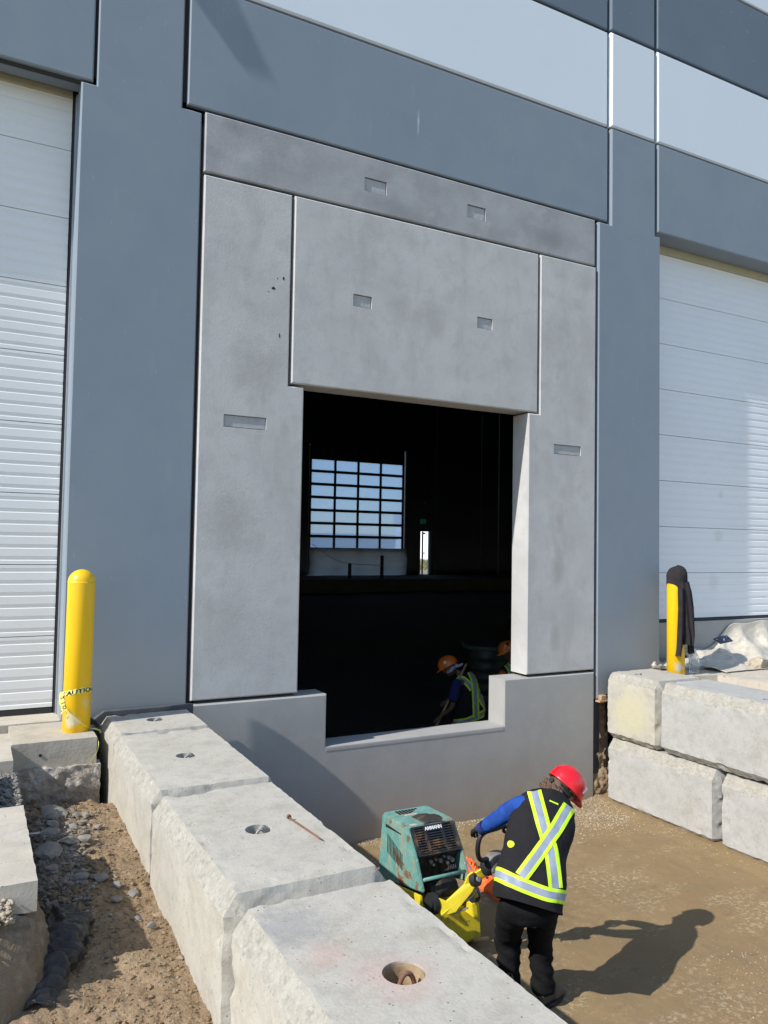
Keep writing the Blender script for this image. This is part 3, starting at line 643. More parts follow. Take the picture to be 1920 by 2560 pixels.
# right-hand wall, two courses, slightly askew
rx = 6.52+.378
block(rx, -.515, HB+.012, .755, 'block_yellow', 'short yellowish concrete block, top course of the right wall', 21, [(.08, -.16)], R(.3), c=.06, hr=.05)
block(rx+.002, -1.66, HB+.012, 1.49, 'block_grey', 'long pale concrete block right of the yellowish one, top course', 22, [(-.35, -.1)], R(-.2), c=.07, hr=.05)
block(rx+.01, -3.17, HB+.012, 1.49, 'block_grey', 'concrete block at the picture edge, top course of the right wall', 23, (), R(-.2))
block(rx, -.885, -.002, 1.48, 'block_grey', 'streaked concrete block below the yellowish one, bottom course', 24, (), R(.2), c=.072)
block(rx+.004, -2.40, -.012, 1.48, 'block_grey', 'bottom course concrete block at the right picture edge', 25, (), R(-.3), c=.072)
# dark board between the end block and the wall
q = bmesh.new(); prof = [(.93, .5), (.93, 1.44), (1.01, 1.50), (1.745, 1.50), (1.745, .5)]
for y in (-.075, -.125): pass
A = [q.verts.new((x, -.105, z)) for x, z in prof]; B = [q.verts.new((x, -.155, z)) for x, z in prof]
q.faces.new(A); q.faces.new(B)
for i in range(5): q.faces.new((A[i], A[(i+1) % 5], B[(i+1) % 5], B[i]))
bmesh.ops.bevel(q, geom=q.edges[:], offset=.006, segments=1, affect='EDGES')
tag(bm2('filler_board', q, mat('dark_grey_board', (.07, .072, .075), .8, [((.12, .12, .12), 12, .5, .65, .6)])), 'dark grey board jammed between the end block and the warehouse wall', 'board')

# ---------------------------------------------------------------- spike on the block
sp = tag(empty('steel_spike', (1.506, -3.07, 1.473)), 'long rusty steel spike lying on a pale block', 'spike')
a = Vector((0, 0, .006)); b = Vector((.035, -.335, .004))
q = bmesh.new(); tube(q, [a, a.lerp(b, .9), b], [.0048, .0048, .0018], 8); bm2('shank', q, 'rust', sp)
q = bmesh.new(); tube(q, [(-.0012, .012, .010), (0, 0, .009)], [.0125, .012], 10); bm2('head', q, 'rust', sp)

# ================================================================== LEFT SIDE: slabs, footing, trench things
def rough_box(x0, x1, y0, y1, z0, z1, amp, cell=.03, seed=0, fn=None):
    bm = bmesh.new(); box(bm, x0, x1, y0, y1, z0, z1)
    for ax, (l, h) in enumerate(((x0, x1), (y0, y1), (z0, z1))):
        n = max(1, int((h-l)/cell))
        for k in range(1, n):
            no = [0, 0, 0]; no[ax] = 1; co = [0, 0, 0]; co[ax] = l+(h-l)*k/n
            bmesh.ops.bisect_plane(bm, geom=bm.verts[:]+bm.edges[:]+bm.faces[:], plane_co=co, plane_no=no)
    bm.normal_update()
    nrm = {v: v.normal.copy() for v in bm.verts}
    for v in bm.verts:
        k = fn(v.co) if fn else 1
        v.co += nrm[v]*amp*k*fbm(v.co*14+Vector((seed*5, 0, 0)), 4)
    return bm
q = rough_box(-2.5, .300, -1.08, -.65, 1.16, 1.412, .003, .04, 1)
tag(bm2('pavement_slab', q, 'slab', None, None, 35), 'concrete slab left of the bollard, in front of the white door', 'slab')
q = rough_box(-2.5, .308, -3.15, -2.07, 1.28, 1.412, .004, .035, 2)
tag(bm2('pavement_slab', q, 'slab', None, None, 35), 'nearer concrete slab with its edge over the narrow trench', 'slab')
q = rough_box(-2.5, .15, -1.86, -1.17, 1.27, 1.445, .003, .05, 3)
tag(bm2('pavement_slab', q, 'slab', None, None, 35), 'sliver of slab at the left picture edge beside the gravel strip', 'slab')
q = bmesh.new(); box(q, -2.5, .66, -.645, -.25, 1.10, 1.412, .006); tag(bm2('kerb_slab', q, 'slab'), 'long concrete ledge under the white door, left of the bollard', 'slab')
ft = tag(empty('bollard_footing', (.60, -.40, .9)), 'concrete footing under the left bollard with a rough broken underside', 'footing')
q = rough_box(.310-.60, .890-.60, -.655+.4, -.02+.4, .315, .516, .002, .03, 4); bm2('cap', q, 'footing', ft, None, 35)
q = rough_box(.325-.60, .915-.60, -.69+.4, -.02+.4, -.02, .325, .020, .018, 5, lambda c: 1 if c.y < 0 else .4)
for v in q.verts:
    if v.co.y < -.2:
        k = (v.co.z+.02)/.345; v.co.y += .05*max(0, k-.45)*0-.035*math.sin(math.pi*min(1, k))*(1-max(0, k-.7))+.05*(1-k)
        v.co.y += .012*noise.noise(v.co*45); v.co.z += .010*noise.noise(v.co*38+Vector((4, 0, 0)))
bm2('broken_base', q, 'rubble', ft, None, 60)
q = bmesh.new(); tube(q, [(-.10, -.262, .42), (-.10, -.250, .42)], [.011, .011], 12); bm2('form_hole', q, 'black', ft)
# gravel strip between the slabs
rd = random.Random(5)
stuff(gravel('gravel_strip', [((rd.uniform(.14, .32), rd.uniform(-2.09, -1.06), 1.30+rd.uniform(0, .03)-.05*(1 if rd.random() < .2 else 0)), rd.uniform(.006, .018)) for _ in range(1500)], 'stone_grey', seed=3), 'crushed grey stone filling the gap between the slabs', 'gravel')
q = rough_box(-.5, .285, -2.12, -1.05, .9, 1.300, .012, .04, 8); struct(bm2('strip_bed', q, 'rubble', None, None, 50))
# earth bank under the slabs
def bank(u, v):
    y = -3.55+v*3.1
    prof = [(-.7, 1.36), (-.2, 1.35), (.02, 1.34), (.17, 1.31), (.25, 1.24), (.285, 1.15), (.31, 1.06), (.35, .99), (.43, .93)]
    k = u*(len(prof)-1); i = min(int(k), len(prof)-2); t = k-i
    x = prof[i][0]*(1-t)+prof[i+1][0]*t; z = prof[i][1]*(1-t)+prof[i+1][1]*t
    e = sstep(-3.22, -3.52, y); z -= e*.34; x -= e*.16
    if y > -3.16: z = min(z, 1.27)
    if y > -2.9: x -= .03 if u > .3 else 0
    if y > -1.9: z = min(z, 1.2)
    bulge = .075*math.exp(-((y+2.98)/.22)**2) if u > .3 else 0
    p = Vector((x*7, y*7, z*7)); n_ = fbm(p, 5); n2 = noise.noise(p*5.5)
    return (x+(bulge+.022*n_+.006*n2)*sstep(.25, .5, u), y+.01*n_, z+(.012*n_+.004*n2)*(1 if y < -3.16 else .3))
struct(grid('soil_bank', bank, 130, 380, 'bank_soil'))
stuff(gravel('bank_gravel', [((rd.uniform(-.1, .21), rd.uniform(-3.30, -3.14), 1.335+rd.uniform(-.03, .02)), rd.uniform(.005, .015)) for _ in range(900)]+
      [((rd.uniform(-.05, .13), rd.uniform(-3.42, -3.28), 1.24+rd.uniform(-.06, .04)), rd.uniform(.005, .013)) for _ in range(250)], 'stone_tan', seed=8), 'loose pale gravel on top of the earth bank', 'gravel')
# rubble in the trench: named stones
rs = [(.54, -1.28, .115, .28, 'broad flat grey slab of rubble near the footing in the trench shade'), (.585, -1.80, .09, .35, 'triangular grey rubble piece in the middle of the shaded trench'), (.485, -1.66, .09, .45, 'blunt grey rubble lump against the pavement slab'),
      (.463, -1.96, .08, .5, 'rounded grey rubble lump below the pavement slab edge'), (.53, -1.38, .045, .7, 'pale upright chip leaning on the flat rubble slab'), (.635, -1.56, .040, .7, 'small pale stone half in shade beside the flat slab'), (.68, -1.79, .05, .6, 'pale round stone in front of the triangular rubble'),
      (.74, -1.30, .032, .8, 'white stone furthest back on the sunlit trench edge'), (.68, -1.31, .030, .6, 'small pale stone just left of the white one'), (.70, -1.41, .055, .3, 'flat white rubble flake in the sun near the footing'), (.79, -1.52, .042, .4, 'flat tilted grey flake by the blocks, lit by the sun'),
      (.70, -2.30, .05, .5, 'grey angular stone at the shade edge halfway along'), (.765, -2.42, .036, .8, 'upright pale stone at the middle of the trench'), (.745, -2.56, .045, .45, 'large pale flat pebble in the sun, middle of the trench'), (.845, -2.47, .034, .5, 'small grey stone beside the pale flat pebble'),
      (.81, -2.78, .024, .8, 'lone grey stone nearer than the flat pebble'), (.85, -2.90, .024, .8, 'small grey stone close to the block face'), (.59, -2.25, .065, .35, 'long flat grey rubble piece in the dark of the trench'), (.465, -2.13, .05, .4, 'dark rubble piece beside the long flat one'),
      (.52, -1.52, .055, .5, 'grey rubble chunk behind the blunt lump by the slab'), (.385, -3.56, .050, .5, 'pinkish stone at the bottom edge of the picture'), (.455, -3.60, .05, .5, 'grey boulder beside the pinkish stone, bottom edge')]
for i, (x, y, r_, fl, lab) in enumerate(rs):
    o = bm2('rubble_stone', stone_bm(r_, i+30, fl, 3 if r_ > .05 else 2), 'stone_grey' if i != 20 else mat('pink_stone', (.36, .26, .22), .9, bump=.004, bscale=40), None, (x, y, tz(x, y)+r_*fl*.45), 28)
    o.rotation_euler = (random.uniform(-.3, .3), random.uniform(-.3, .3), random.uniform(0, 6)); tag(o, lab, 'stone')
pts = []
for _ in range(3800):
    y = rd.uniform(-4.0, -.72); x = rd.uniform(.34, .98); pts.append(((x, y, tz(x, y)+.002), rd.choice((.0025, .003, .004, .005, .007, .009))))
for _ in range(160):
    y = rd.uniform(-4.0, -.8); x = rd.uniform(.35, .96); pts.append(((x, y, tz(x, y)+.004), rd.uniform(.010, .022)))
stuff(gravel('trench_gravel', pts, 'dirt', seed=12), 'small earth clods and pebbles over the trench floor', 'gravel')
pts = []
for _ in range(1500):
    y = rd.gauss(-1.85, .38); x = rd.gauss(.50, .10)
    if .30 < x < .82 and y < -.8: pts.append(((x, y, tz(x, y)+.006), rd.uniform(.008, .024)))
stuff(gravel('crushed_rubble', pts, 'stone_mixed', seed=13), 'crushed grey rubble piled in the shade of the slab', 'rubble')
q = bmesh.new(); tube(q, [(.29, -2.25, 1.31), (.385, -2.255, 1.31)], .006, 6); tag(bm2('rebar_stub', q, 'galv'), 'short metal bar poking out under the pavement slab', 'bar')
# black plastic sheet, ribbed like a collapsed duct
def duct(u, v):
    path = smoothpath([(.50, -2.72, .99), (.47, -2.86, 1.03), (.425, -3.0, 1.04), (.385, -3.13, 1.02), (.345, -3.26, .99), (.32, -3.36, .96)], 8)
    k = v*(len(path)-1); i = min(int(k), len(path)-2); p = path[i].lerp(path[i+1], k-i); t = (path[i+1]-path[i]).normalized()
    a_ = t.cross(Vector((0, 0, 1))).normalized(); b_ = a_.cross(t)
    rr_ = (.070+.006*abs(math.sin(v*44+2.4*math.sin(u*5)+3*noise.noise(Vector((u*4, v*8, 6)))))*2-.004)*(.75+.4*math.sin(math.pi*min(1, v*1.1+.15)))*(1+.40*noise.noise(Vector((u*4, v*7, 2)))+.22*noise.noise(Vector((math.cos(u*6.28)*2.2, math.sin(u*6.28)*2.2, v*19)))+.10*abs(noise.noise(Vector((math.cos(u*6.28)*4, math.sin(u*6.28)*4, v*42)))))
    if v < .25: rr_ *= .8+.9*(.25-v)
    an = u*2*math.pi
    return p+a_*math.cos(an)*rr_*1.15+b_*math.sin(an)*rr_*.75
o = grid('plastic_duct', duct, 70, 220, 'dust_plastic'); tag(o, 'crumpled dusty black plastic duct lying below the earth bank', 'duct')
def sheet(u, v):
    x = .38+.17*u+.03*noise.noise(Vector((u*3, v*3, 1))); y = -3.0+.40*v
    return (x, y, tz(x, y)+.035+.06*math.exp(-((u-.4)/.3)**2)*(1-.5*v)+.02*noise.noise(Vector((u*6, v*6, 5))))
o = grid('plastic_sheet', sheet, 24, 36, 'dust_plastic'); o.modifiers.new('t', 'SOLIDIFY').thickness = .004; tag(o, 'dusty black plastic sheet spread behind the crumpled duct', 'sheet')

# ================================================================== BOLLARDS
def bollard(x, y, z, h, label, lean=0):
    e = tag(empty('bollard', (x, y, z)), label, 'bollard', 'yellow bollards by the doors'); e.rotation_euler = (0, lean, 0)
    r_ = .1025
    q = bmesh.new(); lathe(q, [(r_-.004, 0), (r_, .004), (r_, h-r_*.98), (r_*.998, h-r_*.95)], 48); bm2('sleeve', q, 'yellow', e)
    q = bmesh.new(); lathe(q, [(r_+.0008, h-r_*1.0)]+[((r_+.0008)*math.cos(t), h-r_+(r_)*math.sin(t)) for t in [i*math.pi/2/12 for i in range(0, 12)]]+[(0, h)], 48); bm2('dome', q, 'yellow', e)
    return e
BL = (.772, -.37, 1.414); bollard(*BL, 1.255, 'yellow bollard wrapped with caution tape, left of the insert', R(.35))
BR = (7.50, -.28, 1.415); bollard(*BR, 1.25, 'yellow bollard under a black hoodie, right of the insert')
q = bmesh.new(); lathe(q, [(.1034, 1.075), (.1034, 1.09)], 48, BR); tag(bm2('orange_mark', q, 'orange_mark'), 'thin orange band on the hoodie-draped bollard', 'mark')
# caution tape
ct = tag(empty('caution_tape', (BL[0], BL[1], BL[2]+.30)), 'yellow CAUTION tape tied round the left bollard and trailing', 'tape')
view = math.atan2(CY-BL[1], 0-BL[0])       # side of the post that faces the street
q = bmesh.new(); n = 64; ta = []; tb = []
for k in range(n+1):
    a = view+math.pi+2*math.pi*k/n; zz = .028*math.sin(a-view+.9)+(.0 if k < n else 0)
    rr_ = .1055+.0015*math.sin(k*.9)
    ta.append(q.verts.new((rr_*math.cos(a)+.004, rr_*math.sin(a), zz-.019+.003*math.sin(k*1.7)))); tb.append(q.verts.new((rr_*math.cos(a)+.004, rr_*math.sin(a), zz+.019+.003*math.sin(k*1.3))))
for k in range(n): q.faces.new((ta[k], ta[k+1], tb[k+1], tb[k])).smooth = True
bm2('band', q, 'tape', ct)
tbm = text_bm('CAUTION', .064, .0004, 1.0, .002)
for v in tbm.verts:
    a = view+v.co.x/.1062+.12; zz = .028*math.sin(a-view+.9)
    v.co = Vector(((.1068+v.co.z)*math.cos(a)+.004, (.1068+v.co.z)*math.sin(a), zz+v.co.y*.68-.004))
bm2('lettering', tbm, 'print_black', ct)
# knot tail hanging at the left and the trailing ribbon
cl = Vector((math.cos(view-1.35), math.sin(view-1.35), 0)); fr = Vector((math.cos(view-.9), math.sin(view-.9), 0))
def ribbon(name, pts, w, wd, mt, par, twist=None):
    pts = smoothpath(pts, 7); q = bmesh.new(); A_ = []; B_ = []
    for i, p in enumerate(pts):
        t = (pts[min(i+1, len(pts)-1)]-pts[max(0, i-1)]).normalized(); tw = twist(i/len(pts)) if twist else 0
        s_ = (wd*math.cos(tw)+t.cross(wd)*math.sin(tw)).normalized(); ww = w*(1+.15*math.sin(i*.8))
        A_.append(q.verts.new(p-s_*ww/2)); B_.append(q.verts.new(p+s_*ww/2))
    for i in range(len(pts)-1): q.faces.new((A_[i], A_[i+1], B_[i+1], B_[i])).smooth = True
    return bm2(name, q, mt, par)
side = Vector((math.cos(view+math.pi/2), math.sin(view+math.pi/2), 0)); vf = Vector((math.cos(view), math.sin(view), 0))
def LT(s_, d_, z): return tuple(-side*(-s_)*1.0*(-1)+vf*d_+Vector((0, 0, z))) if False else tuple(side*s_+vf*d_+Vector((0, 0, z)))
# side>0 is to the right seen from the street
sgn = 1 if side.dot(Vector((.883, -.469, 0))) > 0 else -1
def LT(s_, d_, z): return tuple(side*(s_*sgn)+vf*d_+Vector((0, 0, z)))
ribbon('tail', [LT(-.105, .03, .01), LT(-.112, .05, -.04), LT(-.10, .07, -.09), LT(-.085, .085, -.125)], .036, side*sgn+Vector((0, 0, .3)), 'tape', ct)
for k, (ch, s_, z, ro) in enumerate((('T', -.107, -.03, -1.15), ('I', -.099, -.067, -1.1), ('O', -.088, -.10, -.9))):
    tb_ = text_bm(ch, .036, .0006, 1, .0012)
    for v in tb_.verts:
        x_, y_ = v.co.x*math.cos(ro)-v.co.y*math.sin(ro), v.co.x*math.sin(ro)+v.co.y*math.cos(ro)
        v.co = Vector(LT(s_+x_, .062+(-z)*.25+v.co.z+.008, z+y_))
    bm2('letter', tb_, 'print_black', ct)
ribbon('knot', [LT(-.088, .10, -.105), LT(-.10, .10, -.13), LT(-.112, .09, -.15)], .012, Vector((0, 0, 1)), 'tape', ct)
ribbon('trailing_end', [LT(-.08, .09, -.10), LT(-.04, .115, -.15), LT(.02, .12, -.205), LT(.07, .10, -.25), LT(.11, .05, -.282), LT(.15, .0, -.30), LT(.19, -.03, -.33)], .020, Vector((0, 0, 1)), 'tape', ct, lambda t: .5+2.2*t)
ribbon('loose_strand', [LT(-.085, .09, -.10), LT(-.06, .112, -.15), LT(-.035, .112, -.20), LT(-.02, .112, -.235)], .006, side, 'tape', ct)
# black strip and strap lying behind the left bollard
q = bmesh.new(); box(q, .87, .96, -.24, -.19, 1.405, 1.43, .004); box(q, .89, .94, -.28, -.22, 1.425, 1.445, .004)
for v in q.verts: v.co.z += .03*math.sin(v.co.x*30)
tag(bm2('rubber_scrap', q, 'black'), 'black rubber scrap lying behind the taped bollard', 'scrap')
ribbon('thin_strap', [Vector(p)-Vector((BL[0], BL[1], BL[2]+.30)) for p in ((.90, -.42, 1.40), (.90, -.66, 1.38), (.885, -.675, 1.30), (.83, -.675, 1.23))], .005, Vector((1, 0, 0)), 'tape', ct)

# ================================================================== HOODIE
hd = tag(empty('hoodie', (BR[0], BR[1], BR[2]+1.2)), 'black hoodie hung over the top of the right bollard', 'hoodie')
hv = math.atan2(CY-BR[1], 0-BR[0]); hs = Vector((.883, -.469, 0)); hf = Vector((-.469, -.883, 0))
def HP(s_, d_, z): return hs*s_+hf*d_+Vector((0, 0, z-1.2))
KX = .000814
def hood(u, v):     # dome over the post, opening towards lower left
    an = u*2*math.pi; ph = v
    rr_ = .119+.004*noise.noise(Vector((math.cos(an)*2, math.sin(an)*2, v*3)))
    if v < .5:
        t = v/.5*math.pi/2; rad = rr_*math.sin(t)**.85*1.02; z = 1.17+.125*math.cos(t)
    else:
        w = (v-.5)/.5
        front_left = .5+.5*math.cos(an-2.75)       # shallow side of the drape
        drop = .07+.25*(1-front_left)
        rad = rr_*(1.02+.03*w*math.sin(an*3)); z = 1.17-drop*w
    return HP(rad*math.cos(an)+.012, rad*math.sin(an), z+.01*math.cos(an))
o = grid('hood', hood, 56, 40, 'cloth_black', hd); o.modifiers.new('t', 'SOLIDIFY').thickness = .004
def drape(name, cols, zt, dfun, nf, amp, seed):
    """hanging cloth: cols = (z, left, right) rows in the seen-from-street plane"""
    def fx(u, v):
        k = v*(len(cols)-1); i = min(int(k), len(cols)-2); t = k-i; c0, c1 = cols[i], cols[i+1]
        z = c0[0]*(1-t)+c1[0]*t; l = c0[1]*(1-t)+c1[1]*t; r_ = c0[2]*(1-t)+c1[2]*t; dd = c0[3]*(1-t)+c1[3]*t
        an = u*2*math.pi; cx = (l+r_)/2; hw = (r_-l)/2
        rip = amp*math.sin(nf*an+seed+v*1.5)*(.35+.65*v)
        return HP(cx+hw*math.cos(an), dd+(.040+rip)*math.sin(an)*1.0, z+.006*math.sin(an*3+seed))
    return grid(name, fx, 60, 50, 'cloth_black', hd)
px = lambda x: (x-255)*KX
pz = lambda y: (1690-y)*KX
drape('body', [(pz(330), px(232), px(405), .085), (pz(480), px(235), px(440), .10), (pz(700), px(240), px(468), .105), (pz(950), px(262), px(476), .11), (pz(1120), px(300), px(480), .115), (pz(1240), px(312), px(462), .12)], 0, None, 7, .016, 1)
drape('sleeve', [(pz(420), px(232), px(300), .14), (pz(700), px(226), px(305), .15), (pz(1000), px(215), px(300), .145), (pz(1250), px(208), px(290), .14), (pz(1330), px(204), px(278), .135), (pz(1405), px(192), px(268), .135)], 0, None, 3, .010, 2)
drape('sleeve', [(pz(420), px(385), px(445), .04), (pz(620), px(400), px(472), .03), (pz(800), px(410), px(492), .03), (pz(1000), px(420), px(488), .03), (pz(1230), px(415), px(498), .03), (pz(1380), px(418), px(512), .03)], 0, None, 3, .010, 4)

# ================================================================== RIGHT SIDE: slab, tarp, sacks, jug, rock
q = bmesh.new(); poly = [(7.43, -.42), (7.96, -.50), (8.01, -1.15), (8.0, -4.2), (13.4, -4.2), (13.4, .21), (7.50, .21), (7.43, -.1)]
A = [q.verts.new((x, y, 1.412)) for x, y in poly]; B = [q.verts.new((x, y, 1.21)) for x, y in poly]
q.faces.new(A)
for i in range(len(poly)): q.faces.new((A[i], A[(i+1) % 8], B[(i+1) % 8], B[i]))
tag(bm2('pavement_slab', q, 'slab'), 'dusty concrete slab under the right bollard and white tarp', 'slab')
stuff(gravel('slab_grit', [((rd.uniform(7.3, 9.6), rd.uniform(-.7, .15), 1.414), rd.uniform(.003, .009)) for _ in range(350)], 'stone_tan', seed=21), 'grit scattered over the slab by the right bollard', 'gravel')
def tarp(u, v):
    x = 8.12+u*3.4
    top = 1.60+.33*sstep(.12, .33, u)+.015*math.sin(u*30)-.10*math.exp(-((u-.2)/.05)**2)*0
    y_ = .20-.62*v*v-.05*v
    z = 1.425+(top-1.425)*(1-v)**1.5
    n_ = fbm(Vector((x*3, v*4, 2)), 4); w = .045*math.sin(x*13+v*3+2*n_)*(v*(1-v)*3)
    hump = .10*math.exp(-((x-8.5)/.28)**2-((v-.45)/.3)**2)+.05*math.exp(-((x-9.3)/.3)**2-((v-.6)/.2)**2)
    return (x+.03*n_, y_-w*.7-.03*n_*v-hump*.8, z+.025*n_*v*(1-v)*4+max(0, w)+hump)
o = grid('white_tarp', tarp, 150, 50, 'tarp'); o.modifiers.new('t', 'SOLIDIFY').thickness = .004
tag(o, 'crumpled white tarp piled against the plinth under the right door', 'tarp')
def sack_bm(c, L, r_, seed, ang=0):
    b = bmesh.new(); bmesh.ops.create_uvsphere(b, u_segments=40, v_segments=24, radius=1)
    for v in b.verts:
        p = v.co.copy(); n_ = fbm(p*1.6+Vector((seed*4, 0, 0)), 4)+.5*abs(noise.noise(p*4+Vector((seed, 3, 0))))
        p = Vector((math.copysign(abs(p.x)**.8, p.x), math.copysign(abs(p.y)**.8, p.y), math.copysign(abs(p.z)**.9, p.z)))*(1+.28*n_)
        x, y, z = p.x*L, p.y*r_, p.z*r_*.62
        v.co = Vector((c[0]+x*math.cos(ang)-y*math.sin(ang), c[1]+x*math.sin(ang)+y*math.cos(ang), max(c[2]+z, 1.414)))
    return b
tag(bm2('plastic_sack', sack_bm((7.98, -.02, 1.47), .42, .11, 3, R(-6)), 'sack', None, None, 60), 'long grey plastic sack lying behind the clear jug', 'sack')
tag(bm2('cloth_sack', sack_bm((7.44, .05, 1.48), .12, .10, 7, R(10)), 'tarp', None, None, 60), 'white cloth bundle left of the hoodie-draped bollard', 'sack')
b = stone_bm(.17, 77, .6, 4, .5)
for v in b.verts: v.co += v.co.normalized()*.012*fbm(v.co*16, 4)
o = bm2('rock', b, 'stone_tan', None, (8.90, -.36, 1.475), 50); o.rotation_euler = (0, .08, .3); tag(o, 'pale tan boulder holding down the white tarp', 'rock')
jg = tag(empty('water_jug', (7.79, -.30, 1.413)), 'clear ribbed plastic water jug beside the right bollard', 'jug')
pr = [(0, 0), (.056, 0), (.064, .006)]
for k in range(9): pr += [(.064, .012+k*.018), (.0605, .019+k*.018)]
pr += [(.064, .18), (.058, .20), (.035, .245), (.022, .262), (.020, .275)]
q = bmesh.new(); lathe(q, pr, 32); bm2('bottle', q, 'clear', jg)
q = bmesh.new(); lathe(q, [(.023, .272), (.023, .292), (0, .293)], 20); bm2('cap', q, 'white_print', jg)
pp = tag(empty('printed_sheet', (0, 0, 0)), 'navy printed sheet with small white marks lying on the white tarp', 'sheet')
Ca = [Vector((8.20, -.235, 1.80)), Vector((8.48, -.235, 1.84)), Vector((8.60, -.235, 1.765)), Vector((8.34, -.235, 1.72))]
def sheetp(u, v, off=0): 
    p = Ca[0].lerp(Ca[1], u).lerp(Ca[3].lerp(Ca[2], u), v); return p+Vector((0, -.012*math.sin(u*5)-off, .01*math.sin(u*4+v)))
o = grid('sheet', lambda u, v: sheetp(u, v), 14, 8, 'paper', pp); o.modifiers.new('t', 'SOLIDIFY').thickness = .002
for cx, cy, r_ in ((.45, .5, .07), (.52, .38, .05), (.40, .62, .05), (.12, .25, .035), (.86, .2, .045), (.82, .7, .04)):
    q = bmesh.new(); q.faces.new([q.verts.new(sheetp(cx+r_*math.cos(a_)*.6, cy+r_*1.3*math.sin(a_), .004)) for a_ in [k*.628 for k in range(10)]]); bm2('mark', q, 'white_print', pp)
# gap beside the right-hand blocks
tag(bm2('wood_board', (lambda b: (box(b, 6.46, 6.68, -.10, -.03, 1.125, 1.145, .003), b)[1])(bmesh.new()), 'wood'), 'small raw wood board over the gap beside the right wall', 'board')
tag(bm2('wood_offcut', (lambda b: (box(b, 6.50, 6.58, -.09, -.03, 1.148, 1.20, .004), b)[1])(bmesh.new()), 'wood'), 'wood offcut standing on the small board', 'wood')
q = bmesh.new(); box(q, 6.455, 6.53, -.02, .04, .3, 1.12); tag(bm2('steel_angle', q, 'steel_dark'), 'dark steel angle in the gap below the small board', 'steel')
def gapsoil(u, v):
    x = 6.44+.28*u; z = -.05+1.15*v; n_ = fbm(Vector((x*9, 1, z*9)), 5)
    return (x, .08-.13*(1-v)**1.5+.05*n_-.05*math.sin(u*3), z)
struct(grid('gap_soil', gapsoil, 30, 90, 'dirt'))
# gravel of the pit, near the wall, the right-hand blocks and in streaks
pts = []
for _ in range(4600):
    k = rd.random()
    if k < .42: x = rd.uniform(1.8, 6.5); y = -rd.expovariate(1/.10)-.01
    elif k < .70: x = rd.gauss(6.0, .28); y = rd.gauss(-.42, .26)
    elif k < .80: x = 6.52-rd.expovariate(1/.07); y = rd.uniform(-3.5, -.2)
    elif k < .93: x = rd.gauss(5.1, .35); y = rd.gauss(-3.45, .25)+.35*(x-5.1)*-1
    else: x = rd.uniform(3.6, 6.4); y = rd.uniform(-4.5, -.2)
    if 1.7 < x < 6.51 and y < -.01: pts.append(((x, y, gz(x, y)+.001), rd.choice((.004, .005, .006, .008, .011)) if k < .7 else rd.choice((.003, .003, .004, .006))))
stuff(gravel('pit_gravel', pts, 'stone_tan', seed=31), 'pale gravel scattered over the brown pit floor', 'gravel')
def netz(u, v):
    x = 3.98+.16*u-.10*v+.05*noise.noise(Vector((u*3, v*5, 1))); y = -.72-1.0*v
    h = .085*math.sin(math.pi*min(1, max(0, u)))*(1+.5*fbm(Vector((u*5, v*22, 3)), 4))
    return (x, y, gz(x, y)+.004+max(0, h))
o = grid('orange_netting', netz, 30, 150, 'orange_net'); tag(o, 'bunched orange plastic netting on the ground behind the machine', 'netting')

# ================================================================== COMPACTOR
cpx = tag(empty('plate_compactor', (3.05, -1.85, 0)), 'worn teal and yellow walk-behind plate compactor', 'compactor')
def CL(p): return (p[0]-3.05, p[1]+1.85, p[2])
def prism_x(prof, x0, x1, m, name, bev=.012, par=None, taper=0, smooth=40, seg=2):
    """profile in (y,z) extruded along x"""
    q = bmesh.new(); A_ = [q.verts.new(CL((x0, y, z))) for y, z in prof]; B_ = [q.verts.new(CL((x1, y, z))) for y, z in prof]; n_ = len(prof)
    q.faces.new(A_); q.faces.new(B_[::-1])
    for i in range(n_): q.faces.new((A_[i], A_[(i+1) % n_], B_[(i+1) % n_], B_[i]))
    bmesh.ops.recalc_face_normals(q, faces=q.faces)
    if bev: bmesh.ops.bevel(q, geom=q.edges[:], offset=bev, segments=seg, affect='EDGES')
    return bm2(name, q, m, par or cpx, None, smooth)
# hood: two side cheeks, a top and a sloping rear
cheek = [(-1.60, .855), (-1.97, .872), (-2.10, .70), (-2.205, .50), (-1.60, .37), (-1.55, .45)]
lc = prism_x(cheek, 2.840, 2.868, 'teal', 'side_panel', .008)
prism_x([(y, z) for y, z in cheek], 3.222, 3.25, 'teal', 'side_panel', .008)
prism_x([(-1.585, .857), (-1.98, .874), (-1.99, .855), (-1.595, .835)], 2.858, 3.232, 'teal', 'top_cover', .006)
prism_x([(-1.56, .42), (-1.60, .84), (-1.62, .84), (-1.59, .42)], 2.866, 3.224, 'teal', 'front_cover', .004)
q = bmesh.new()   # louvre slot and raised vent on the side panel
def side_quad(q, pts, x): q.faces.new([q.verts.new(CL((x, y, z))) for y, z in pts])
side_quad(q, [(-1.66, .80), (-1.90, .80), (-1.90, .793), (-1.66, .775)], 2.8385); bm2('slot', q, 'black', lc)
q = bmesh.new()
for i in range(11):
    t0 = i/11; yy = -1.69-.24*t0
    zt_, zb_ = .735-.075*t0, .60-.055*t0
    side_quad(q, [(yy, zt_), (yy-.011, zt_-.004), (yy-.011, zb_-.004), (yy, zb_)], 2.8383)
bm2('vent_grille', q, 'engine', lc)
